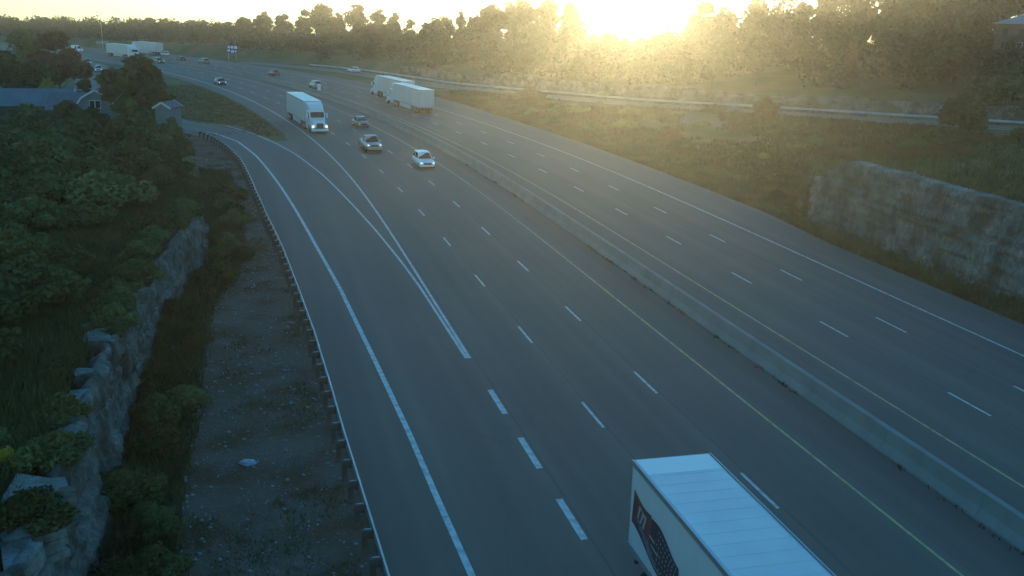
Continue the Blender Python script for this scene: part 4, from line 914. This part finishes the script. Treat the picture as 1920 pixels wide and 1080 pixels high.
# ------------------------------------------------------------------ vehicles (local +X forward)
def wheel(parent, x, y, r, w_, name='wheel'):
    key = ('wheel', round(r, 3), round(w_, 3))
    tm = cached(key, lambda: MB().cyl((0, -w_/2, 0), (0, w_/2, 0), r, n=20).mesh('tyre', M['tyre']))
    rm = cached(key+('r',), lambda: MB().cyl((0, -w_/2-.008, 0), (0, w_/2+.008, 0), r*.62, r*.62, 14).mesh('rim', M['rim']))
    a = link(name, tm, parent); a.location = (x, y, r); q = link('rim', rm, a)
def sect(x, w_, zb, zt, r=.12):
    """closed ring of a car body section, rounded shoulders"""
    hh = zt-zb
    pts = [(w_*.90, zb), (w_*.99, zb+.10), (w_, zb+hh*.45), (w_*.975, zb+hh*.78), (w_*.90, zt-.035), (w_*.70, zt), (0, zt+.018)]
    return [(x, y, z) for y, z in pts]+[(x, -y, z) for y, z in pts[-2::-1]]
def car(kind, paint, label, s, o, away, group, lights=True, z=0, xy=None, head=None):
    if kind == 'sedan': L, W, H_ = 4.75, 1.84, 1.46; belt = .93; st = [(-1, .80, .40, .78), (-.965, .93, .28, .88), (-.80, .99, .24, .97), (-.45, 1, .22, .96), (.0, 1, .22, .94), (.36, 1, .22, .90), (.62, .99, .22, .84), (.85, .96, .24, .74), (.965, .88, .28, .62), (1, .74, .36, .52)]; cb = (-.80, -.50, .08, .42)
    elif kind == 'suv': L, W, H_ = 4.65, 1.88, 1.68; belt = 1.02; st = [(-1, .84, .42, .95), (-.975, .95, .30, 1.02), (-.80, .99, .26, 1.05), (-.4, 1, .25, 1.05), (.0, 1, .25, 1.03), (.36, 1, .25, 1.02), (.60, .99, .25, .98), (.84, .97, .27, .90), (.965, .90, .30, .78), (1, .78, .38, .62)]; cb = (-.97, -.80, .12, .45)
    elif kind == 'hatch': L, W, H_ = 4.2, 1.78, 1.50; belt = .95; st = [(-1, .84, .38, .88), (-.97, .95, .28, .96), (-.7, .99, .24, .98), (0, 1, .22, .95), (.36, 1, .22, .92), (.62, .99, .22, .87), (.85, .96, .24, .76), (.965, .88, .28, .64), (1, .74, .36, .54)]; cb = (-.96, -.72, .12, .48)
    elif kind == 'van': L, W, H_ = 5.6, 2.0, 2.3; belt = 1.15; st = [(-1, .9, .45, 1.15), (-.98, .98, .3, 1.18), (0, 1, .28, 1.18), (.5, 1, .28, 1.17), (.8, .98, .28, 1.10), (.95, .93, .3, .92), (1, .8, .38, .7)]; cb = (-.985, -.95, .40, .78)
    elif kind == 'pickup': L, W, H_ = 5.8, 2.02, 1.92; belt = 1.20; st = [(-1, .95, .50, 1.12), (-.985, 1, .42, 1.20), (-.3, 1, .40, 1.22), (.0, 1, .40, 1.20), (.36, 1, .40, 1.20), (.60, 1, .40, 1.18), (.90, .98, .40, 1.10), (.975, .94, .42, 1.02), (1, .84, .5, .9)]; cb = (-.24, -.17, .20, .42)
    hl, hw = L/2, W/2
    key = ('car', kind, paint)
    x, y = (xy if xy else at(s, o)); x, y = float(x), float(y)
    hd = (math.pi/2-heading(s)) if head is None else head
    if not away and head is None: hd += math.pi
    t = thing('pickup_truck' if kind == 'pickup' else ('delivery_van' if kind == 'van' else 'car'), label, 'pickup' if kind == 'pickup' else ('van' if kind == 'van' else 'car'), (x, y, z+.012), hd, group)
    def body():
        m = MB(); m.loft([sect(a*hl, b*hw, c, d) for a, b, c, d in st])
        if kind == 'pickup': m.box(-.97*hl, -.30*hl, -hw*.80, hw*.80, 1.2, 1.235)
        return m.mesh('body', M[paint], True)
    link('body', cached(key+('b',), body), t)
    x0, x1, x2, x3 = [q*hl for q in cb]      # base rear, roof rear, roof front, base front
    zb = belt-.02; wr, wb = hw*.74, hw*.90; zt = H_
    def cab():
        m = MB(); xm = (x1+x2)/2
        rings = []
        for X, zz, ww in ((x0, zb, wb*.97), (x1, zt-.05, wr*.97), (xm, zt, wr), (x2, zt-.04, wr*.98), (x3, zb, wb*.97)): rings.append((X, zz, ww))
        # side panels + roof as a closed hull
        (a, b, c, d, e) = rings
        m.v = []
        for X, zz, ww in (b, c, d): m.v += [(X, ww, zz), (X, ww*.6, zz+.05), (X, -ww*.6, zz+.05), (X, -ww, zz)]
        for i in range(2):
            for j in range(3): m.f.append((i*4+j, i*4+j+1, (i+1)*4+j+1, (i+1)*4+j))
        k = len(m.v); m.v += [(a[0], a[2], a[1]), (a[0], -a[2], a[1]), (e[0], e[2], e[1]), (e[0], -e[2], e[1])]
        m.f += [(k, 0, 1, 2, 3, k+1), (k+2, k+3, 11, 10, 9, 8), (k, k+2, 8, 4, 0), (k+1, 3, 7, 11, k+3)]; m.m = [0]*len(m.f)
        return m.mesh('cabin', M[paint], False)
    link('cabin', cached(key+('c',), cab), t)
    def lerp3(p, q, f): return tuple(p[i]+(q[i]-p[i])*f for i in range(3))
    def pane(P, inset, off, name):
        """quad P (tl, tr, br, bl) inset and pushed out"""
        def mk():
            c = [sum(p[i] for p in P)/4 for i in range(3)]; Q = [lerp3(p, c, inset) for p in P]; n_ = (Vector(Q[1])-Vector(Q[0])).cross(Vector(Q[3])-Vector(Q[0])).normalized()
            if n_.dot(Vector(c)-Vector((0, 0, .8))) < 0: n_ = -n_
            return MB().quad(*[tuple(Vector(q)+n_*off) for q in Q]).mesh(name, M['glass'])
        link(name, cached(key+(name, tuple(P)), mk), t)
    pane(((x2, wr*.98, zt-.04), (x2, -wr*.98, zt-.04), (x3, -wb*.97, zb), (x3, wb*.97, zb)), .10, .012, 'windshield')
    pane(((x1, wr*.97, zt-.05), (x1, -wr*.97, zt-.05), (x0, -wb*.97, zb), (x0, wb*.97, zb)), .13, .012, 'rear_window')
    for sg in (1, -1):
        xm = (x1+x2)/2-.05; xbm = (x0+x3)/2
        nn = 1 if kind == 'van' else 2
        if kind == 'van': pane(((x2, sg*wr*.98, zt-.04), (x2-.9, sg*wr, zt-.03), (x2-.9, sg*wb*.97, zb), (x3, sg*wb*.97, zb)), .16, .02, 'side_window')
        else:
            pane(((x2, sg*wr*.98, zt-.04), (xm, sg*wr, zt-.01), (xm, sg*wb*.97, zb), (x3, sg*wb*.97, zb)), .14, .022, 'side_window')
            pane(((xm, sg*wr, zt-.01), (x1, sg*wr*.97, zt-.05), (x0, sg*wb*.97, zb), (xm, sg*wb*.97, zb)), .14, .022, 'side_window')
        rr = .40 if kind in ('pickup', 'van') else .335
        for X in (-.60*hl, .63*hl): wheel(t, X, sg*(hw-.10), rr, .22)
        zf = st[-1][3]
        def lampm(sg=sg): 
            m = MB(); X0, X1 = hl*.90, hl*.985; a = zf+.03; m.box(X0, X1, min(sg*hw*.62, sg*hw*.86), max(sg*hw*.62, sg*hw*.86), a, a+.11, ty=.02, tx=.0); return m.mesh('headlight', M['lamp_on' if lights else 'lens'])
        link('headlight', cached(key+('hl', sg, lights), lampm), t)
        def tailm(sg=sg): m = MB(); zz = st[0][3]; m.box(-hl*1.004, -hl*.96, min(sg*hw*.55, sg*hw*.87), max(sg*hw*.55, sg*hw*.87), zz-.20, zz-.04); return m.mesh('tail_light', M['tail_on'])
        link('tail_light', cached(key+('tl', sg), tailm), t)
        def mir(sg=sg): return MB().box(x3-.30, x3-.12, min(sg*hw*.98, sg*(hw+.18)), max(sg*hw*.98, sg*(hw+.18)), zb+.02, zb+.18, tx=.02).mesh('mirror', M[paint])
        link('mirror', cached(key+('mi', sg), mir), t)
    zf = st[-1][3]
    link('grille', cached(key+('g',), lambda: MB().box(hl*.97, hl*1.006, -hw*.50, hw*.50, zf-.10, zf+.12, ty=.03).mesh('grille', M['black'])), t)
    link('bumper', cached(key+('bf',), lambda: MB().box(hl*.93, hl*1.012, -hw*.80, hw*.80, st[-1][2]-.08, zf-.14, ty=.02).mesh('bumper', M[paint])), t)
    link('bumper', cached(key+('br',), lambda: MB().box(-hl*1.012, -hl*.96, -hw*.86, hw*.86, st[0][2]-.06, st[0][3]-.28).mesh('bumper', M[paint])), t)
    link('number_plate', cached(key+('np',), lambda: MB().box(-hl*1.018, -hl*1.0125, -.16, .16, st[0][3]-.40, st[0][3]-.30).mesh('number_plate', M['sign_white'])), t)
    link('underbody', cached(key+('ub',), lambda: MB().box(-hl*.9, hl*.9, -hw*.86, hw*.86, .17, st[3][2]+.03).mesh('underbody', M['black'])), t)
    return t

TL, TW, T0, T1 = 16.1, 2.6, 1.15, 4.1
def semi(label, s, o, away, group, cab_paint='white', side_logo=False, lights=True, flag=False, ribs=True, head=None, xy=None):
    """origin at the trailer's rear bumper on the ground; +X forward"""
    x, y = xy if xy else at(s, o); hd = (math.pi/2-heading(s+(8 if away else -8))) + (0 if away else math.pi)
    if head is not None: hd = head
    t = thing('semi_truck', label, 'truck', (float(x), float(y), .012), hd, group)
    K = lambda k, f: cached(('semi', k), f)
    tr = link('trailer', K('box', lambda: MB().box(0.05, TL, -TW/2, TW/2, T0, T1-.05).mesh('trailer', M['trailer'])), t)
    link('roof', K('roof', lambda: MB().box(0.06, TL-.01, -TW/2+.03, TW/2-.03, T1-.048, T1-.004, tx=.03, ty=.06).mesh('roof', M['trailer_roof'])), tr)
    def seams_():
        m = MB()
        for i in range(1, 27):
            X = .05+TL*i/27; m.box(X-.025, X+.025, -TW/2+.10, TW/2-.10, T1-.003, T1+.003)
        return m.mesh('roof_seam', M['trailer_roof'])
    link('roof_seam', K('seam', seams_), tr)
    def rails():
        m = MB()
        for sg in (-1, 1):
            a, b_ = sorted((sg*(TW/2+.001), sg*(TW/2+.028))); m.box(.0, TL+.02, a, b_, T1-.16, T1+.012); m.box(.0, TL+.02, a, b_, T0-.06, T0+.12)
        return m.mesh('side_rail', M['alu'])
    link('side_rail', K('rail', rails), tr)
    for sg in (-1, 1):
        def riv(sg=sg):
            m = MB(); a, b_ = sorted((sg*(TW/2+.001), sg*(TW/2+.010)))
            for i in range(1, 13): X = .05+TL*i/13; m.box(X-.03, X+.03, a, b_, T0+.121, T1-.161)
            return m.mesh('panel_joint', M['trailer'])
        q = link('panel_joint', K(('riv', sg), riv), tr); q['kind'] = 'stuff'
    link('roof_cap', K('cap', lambda: MB().box(.065, 1.15, -TW/2+.06, TW/2-.06, T1-.0035, T1+.008, tx=.01, ty=.02).mesh('roof_cap', M['white'])), tr)
    for yy in (-.95, -.2, 0, .2, .95): link('marker_light', K(('mk', yy), lambda: MB().box(-.035, -.021, yy-.05, yy+.05, T1-.10, T1-.05).mesh('marker_light', M['tail'])), tr)
    for sg in (-1, 1):
        link('rear_door', K(('door', sg), lambda: MB().box(-.015, .049, min(sg*.02, sg*(TW/2-.06)), max(sg*.02, sg*(TW/2-.06)), T0+.08, T1-.14).mesh('rear_door', M['trailer'])), tr)
        link('door_bar', K(('bar', sg), lambda: MB().cyl((-.04, sg*.30, T0+.05), (-.04, sg*.30, T1-.12), .02, n=6).cyl((-.04, sg*.95, T0+.05), (-.04, sg*.95, T1-.12), .02, n=6).mesh('door_bar', M['alu'])), tr)
        link('side_skirt', K(('skirt', sg), lambda: MB().box(5.6, 12.4, min(sg*(TW/2-.08), sg*(TW/2-.05)), max(sg*(TW/2-.08), sg*(TW/2-.05)), .38, T0-.061).mesh('side_skirt', M['trailer'])), tr)
        for X in (1.6, 2.85): 
            for yy in (TW/2-.16, TW/2-.48): wheel(tr, X, sg*yy, .5, .27)
        link('tail_light', K(('tl', sg), lambda: MB().box(-.03, .04, min(sg*.75, sg*1.1), max(sg*.75, sg*1.1), T0-.12, T0-.02).mesh('tail_light', M['tail_on'])), tr)
        link('landing_leg', K(('leg', sg), lambda: MB().box(12.6, 12.75, min(sg*.75, sg*.9), max(sg*.75, sg*.9), .35, T0-.001).mesh('landing_leg', M['chassis'])), tr)
    link('rear_frame', K('rf', lambda: MB().box(-.02, .045, -TW/2, -TW/2+.06, T0-.1, T1-.02).box(-.02, .045, TW/2-.06, TW/2, T0-.1, T1-.02).box(-.02, .045, -TW/2+.061, TW/2-.061, T1-.13, T1-.02).box(-.02, .045, -TW/2+.061, TW/2-.061, T0-.1, T0+.07).mesh('rear_frame', M['alu'])), tr)
    link('underride_guard', K('ug', lambda: MB().box(.1, .2, -1.1, 1.1, .52, .64).box(.12, .2, -.6, -.5, .641, T0-.11).box(.12, .2, .5, .6, .641, T0-.11).mesh('underride_guard', M['chassis'])), tr)
    link('chassis', K('ch', lambda: MB().box(.3, 15.5, -.55, .55, .95, T0-.002).box(.9, 3.6, -.6, .6, .55, .949).mesh('chassis', M['chassis'])), tr)
    if side_logo:
        link('side_mark', K('sm', lambda: MB().cyl((4.0, TW/2+.011, 3.2), (4.0, TW/2+.016, 3.2), .42, n=14).box(3.3, 4.7, TW/2+.0165, TW/2+.020, 2.75, 3.0).mesh('side_mark', M['grey'])), tr)
    # tractor
    X = TL+.75; P = cab_paint
    def cabm():
        m = MB(); hw = 1.18
        # sleeper + cab body
        secs = [(X, hw, .95, 3.0), (X+1.6, hw, .95, 3.0), (X+2.5, hw*.98, .95, 2.9), (X+3.0, hw*.93, .95, 2.02)]
        rings = []
        for xx, w_, a, b_ in secs: rings.append([(xx, w_, a), (xx, w_, b_-.15), (xx, w_*.9, b_), (xx, -w_*.9, b_), (xx, -w_, b_-.15), (xx, -w_, a)])
        m.loft(rings); return m.mesh('cab', M[P])
    link('cab', K(('cab', P), cabm), t)
    def fair():
        m = MB(); w_ = 1.15; rings = []
        for xx, zt_, ww in ((X+.02, 4.02, 1.18), (X+.6, 4.05, 1.16), (X+1.5, 3.85, 1.08), (X+2.25, 3.35, 1.0), (X+2.5, 2.98, .98)): rings.append([(xx, ww, 2.905), (xx, ww, max(2.92, zt_-.25)), (xx, ww*.85, max(2.93, zt_)), (xx, -ww*.85, max(2.93, zt_)), (xx, -ww, max(2.92, zt_-.25)), (xx, -ww, 2.905)])
        m.loft(rings); return m.mesh('roof_fairing', M[P], False)
    link('roof_fairing', K(('fair', P), fair), t)
    def hood():
        m = MB(); rings = []
        for xx, zt_, ww in ((X+2.95, 1.98, 1.02), (X+3.6, 1.86, .92), (X+4.3, 1.68, .80), (X+4.62, 1.45, .70), (X+4.70, 1.2, .62)): rings.append([(xx, ww, .75), (xx, ww, zt_-.25), (xx, ww*.8, zt_), (xx, -ww*.8, zt_), (xx, -ww, zt_-.25), (xx, -ww, .75)])
        m.loft(rings); return m.mesh('hood', M[P])
    link('hood', K(('hood', P), hood), t)
    link('windshield', K('ws', lambda: MB().quad((X+2.56, .95, 2.80), (X+2.56, -.95, 2.80), (X+3.02, -.95, 2.08), (X+3.02, .95, 2.08)).mesh('windshield', M['glass'])), t)
    link('grille', K('gr', lambda: MB().box(X+4.60, X+4.76, -.52, .52, .55, 1.42, tx=.03, ty=.07).mesh('grille', M['black'])), t)
    link('bumper', K(('bm', P), lambda: MB().box(X+4.45, X+4.85, -1.2, 1.2, .32, .66, tx=.03, ty=.05).mesh('bumper', M[P])), t)
    for sg in (-1, 1):
        lo_, hi_ = lambda a, b_: min(sg*a, sg*b_), lambda a, b_: max(sg*a, sg*b_)
        def fend(sg=sg):
            m = MB(); rings = []
            for xx, zt_ in ((X+3.0, .95), (X+3.3, 1.25), (X+3.9, 1.32), (X+4.4, 1.15), (X+4.62, .80)): rings.append([(xx, sg*.80, .667), (xx, sg*.80, zt_), (xx, sg*1.16, zt_-.06), (xx, sg*1.2, .667)])
            m.loft(rings); return m.mesh('fender', M[P])
        link('fender', K(('fend', P, sg), fend), t)
        link('headlight', K(('hl', sg, lights), lambda: MB().box(X+4.42, X+4.66, lo_(.80, 1.10), hi_(.80, 1.10), .84, 1.08, tx=.02, ty=.03).mesh('headlight', M['lamp_on' if lights else 'lens'])), t)
        link('side_window', K(('sw', sg), lambda: MB().quad((X+1.75, sg*1.185, 2.75), (X+2.42, sg*1.17, 2.72), (X+2.80, sg*1.15, 2.0), (X+1.75, sg*1.185, 2.0)).mesh('side_window', M['glass'])), t)
        link('mirror', K(('mr', sg), lambda: MB().box(X+2.55, X+2.70, lo_(1.32, 1.55), hi_(1.32, 1.55), 1.95, 2.65).box(X+2.58, X+2.64, lo_(1.15, 1.33), hi_(1.15, 1.33), 2.5, 2.55).mesh('mirror', M['black' if P != 'white' else 'white'])), t)
        link('fuel_tank', K(('ft', sg), lambda: MB().cyl((X+.1, sg*.92, .68), (X+1.7, sg*.92, .68), .28, n=12).mesh('fuel_tank', M['alu'])), t)
        link('side_fairing', K(('sf', P, sg), lambda: MB().box(X-.1, X+1.9, lo_(1.17, 1.21), hi_(1.17, 1.21), .42, 1.10).box(X-.62, X, lo_(1.13, 1.17), hi_(1.13, 1.17), 1.2, 3.9).mesh('side_fairing', M[P])), t)
        wheel(t, X+3.9, sg*1.03, .5, .28)
        for xx in (X-2.6, X-1.3):
            for yy in (1.12, .80): wheel(t, xx, sg*yy, .5, .27)
    link('tractor_frame', K('tf', lambda: MB().box(X-3.1, X+4.4, -.42, .42, .6, .949).mesh('tractor_frame', M['chassis'])), t)
    if flag: flag_print(tr)
    return t
def flag_print(tr):
    """waving striped and starred flag printed on the trailer's side (its right side, which faces the camera's left)"""
    Y = -TW/2-.011
    def fx(u, v):     # u 0..1 along the cloth from the rear, v 0..1 down: position on the wall (X forward, Z)
        top = 3.28-0.55*u-0.14*math.sin(u*8.0+.2); bot = 1.95-0.55*u+0.16*math.sin(u*7.0+1.0)
        return (0.32+3.7*u+.12*math.sin(v*5+u*4), top+(bot-top)*v)
    ys = Y
    def band(u0, u1, v0, v1, m, name, k):
        mb = MB(); n_ = max(2, int((u1-u0)*26))
        for i in range(n_):
            a = u0+(u1-u0)*i/n_; b_ = u0+(u1-u0)*(i+1)/n_
            P = [fx(a, v0), fx(b_, v0), fx(b_, v1), fx(a, v1)]; mb.quad(*[(p[0], ys-k*.0015, p[1]) for p in P])
        mb.obj(name, M[m], tr)
    band(0, .36, 0, 1, 'flag_red', 'flag_fold', 0)
    band(.36, 1, .05, 1, 'flag_navy', 'flag_canton', 0)
    band(.10, .27, .18, .62, 'flag_white', 'flag_pale_inset', 1); band(.13, .17, .22, .60, 'flag_red', 'flag_fold', 2); band(.20, .235, .3, .62, 'flag_red', 'flag_fold', 2)  # pale inset of the print with two red bands on it
    band(.02, .05, .1, .7, 'flag_navy', 'flag_navy_strip', 1)  # narrow navy strip of the print near its rear edge
    for i in range(4): band(.10+.08*i, .40+.07*i, .68+.075*i, .705+.075*i, 'flag_white', 'flag_stripe', 2)
    band(.08, .36, .64, 1, 'flag_navy', 'flag_fold', 1); band(.40, .52, .45, .50, 'flag_white', 'flag_stripe', 1); band(.44, .60, .60, .64, 'flag_white', 'flag_stripe', 1)
    st = MB()
    for i in range(9):
        for j in range(6):
            u = .56+.05*i+(.025 if j % 2 else 0); v = .16+.14*j
            if u > .97: continue
            c = fx(u, v); pts_ = []
            for q in range(10):
                a = math.pi/2+q*math.pi/5; r_ = .055 if q % 2 == 0 else .024; pts_.append((c[0]+math.cos(a)*r_, ys-.003, c[1]+math.sin(a)*r_))
            st.quad(*pts_)
    st.obj('flag_stars', M['flag_white'], tr)

# near truck: rear at s ~30.8, driving towards the camera
g_t = 'semi trailer trucks on the highway'
semi('nearest white box trailer truck with a printed flag on its side', 30.95, -1.98, False, g_t, flag=True)
semi('white truck with white cab coming down the right lane beside the ramp', 172.8, -1.9, False, g_t)
semi('white box truck driving away, the nearer of the pair in the far carriageway', 174.8, 20.9, True, g_t, lights=False)
semi('white box truck with a dark side mark driving away ahead of the other one', 194.5, 22.6+1.2, True, g_t, side_logo=True, lights=False)
semi('distant pale truck whose box shows left of the bronze maple', 374, 8.5, False, g_t)
semi('white truck mostly hidden behind the bronze maple', 372, 24.5, True, g_t, lights=False)
g_c = 'cars on the highway'
car('suv', 'white', 'white car with lit headlights nearest the camera in the left lane', 118.4, 5.35, False, g_c)
car('pickup', 'silver', 'silver pickup truck with lit headlights and white roof in the middle lane', 132.8, 1.75, False, g_c)
car('sedan', 'grey', 'grey car with lights off just behind the pickup beside the yellow line', 159.2, 5.7, False, g_c, lights=False)
car('sedan', 'dark', 'small dark car with bright headlights alone behind the oncoming white truck', 245, -1.95, False, g_c)
car('suv', 'silver', 'silver car driving away next to the median ahead of the truck pair', 232, 15.9, True, g_c)
car('sedan', 'dark', 'dark car driving away well ahead of the silver one', 273, 18.9, True, g_c)
car('suv', 'grey', 'grey car far off in the receding traffic below the blue service sign', 325, 18.2, True, g_c)
car('sedan', 'dark', 'dark car far off left of the grey one in the receding traffic', 340, 17.0, True, g_c)
car('hatch', 'white', 'white car far off in the outer lane right of the bronze maple', 371, 25.6, True, g_c)
car('suv', 'dark', 'dark oncoming car with lit headlights just right of the bronze maple', 330, 8.2-1.6, False, g_c)
car('sedan', 'dark', 'dark oncoming car with lit headlights at the far left end of the highway', 398, 6.5, False, g_c)
car('van', 'white', 'white van behind the dark car at the far left end of the highway', 402, 11.0-1.5, False, g_c)
def on_path(P, d_):
    X, Y, Z, nx, ny = P; i = int(d_/2); return float(X[i]), float(Y[i]), float(Z[i]), math.atan2(Y[i+1]-Y[i], X[i+1]-X[i])
def nearest(P, x, y): X, Y = P[0], P[1]; return int(np.argmin((X-x)**2+(Y-y)**2))
i = nearest(sp_, -47, 280); X, Y, Z, nx, ny = sp_; h_ = math.atan2(Y[i-1]-Y[i], X[i-1]-X[i])
car('sedan', 'white', 'white car joining the highway from the side road on the far right', 276, 38, True, g_c, lights=False, z=float(Z[i])+.03, xy=(X[i]-nx[i]*1.2, Y[i]-ny[i]*1.2), head=h_)
for (xx, yy, kd, pc, lb) in ((-105.9, 262.5, 'suv', 'silver', 'silver car with lit headlights on the ramp left of the bronze maple'), (-122.2, 291.8, 'sedan', 'dark', 'dark car with one bright headlight half hidden by the left trees')):
    i = nearest(rp, xx, yy); X, Y, Z, nx, ny = rp; h_ = math.atan2(Y[i-1]-Y[i], X[i-1]-X[i])
    car(kd, pc, lb, 0, 0, False, g_c, xy=(X[i], Y[i]), head=h_)

# ------------------------------------------------------------------ haze
hz = MB().box(-1290, 1290, -1140, 1440, -80, 34).obj('haze', None)
hm = bpy.data.materials.new('haze_air'); hm.use_nodes = True; hn = hm.node_tree; hn.nodes.remove(hn.nodes['Principled BSDF'])
pv = hn.nodes.new('ShaderNodeVolumePrincipled'); pv.inputs['Color'].default_value = (0.95, 0.95, 0.97, 1); pv.inputs['Density'].default_value = 0.00023; pv.inputs['Anisotropy'].default_value = 0.80
hn.links.new(pv.outputs['Volume'], hn.nodes['Material Output'].inputs['Volume'])
hz.data.materials.clear(); hz.data.materials.append(hm); tag(hz, kind='stuff')
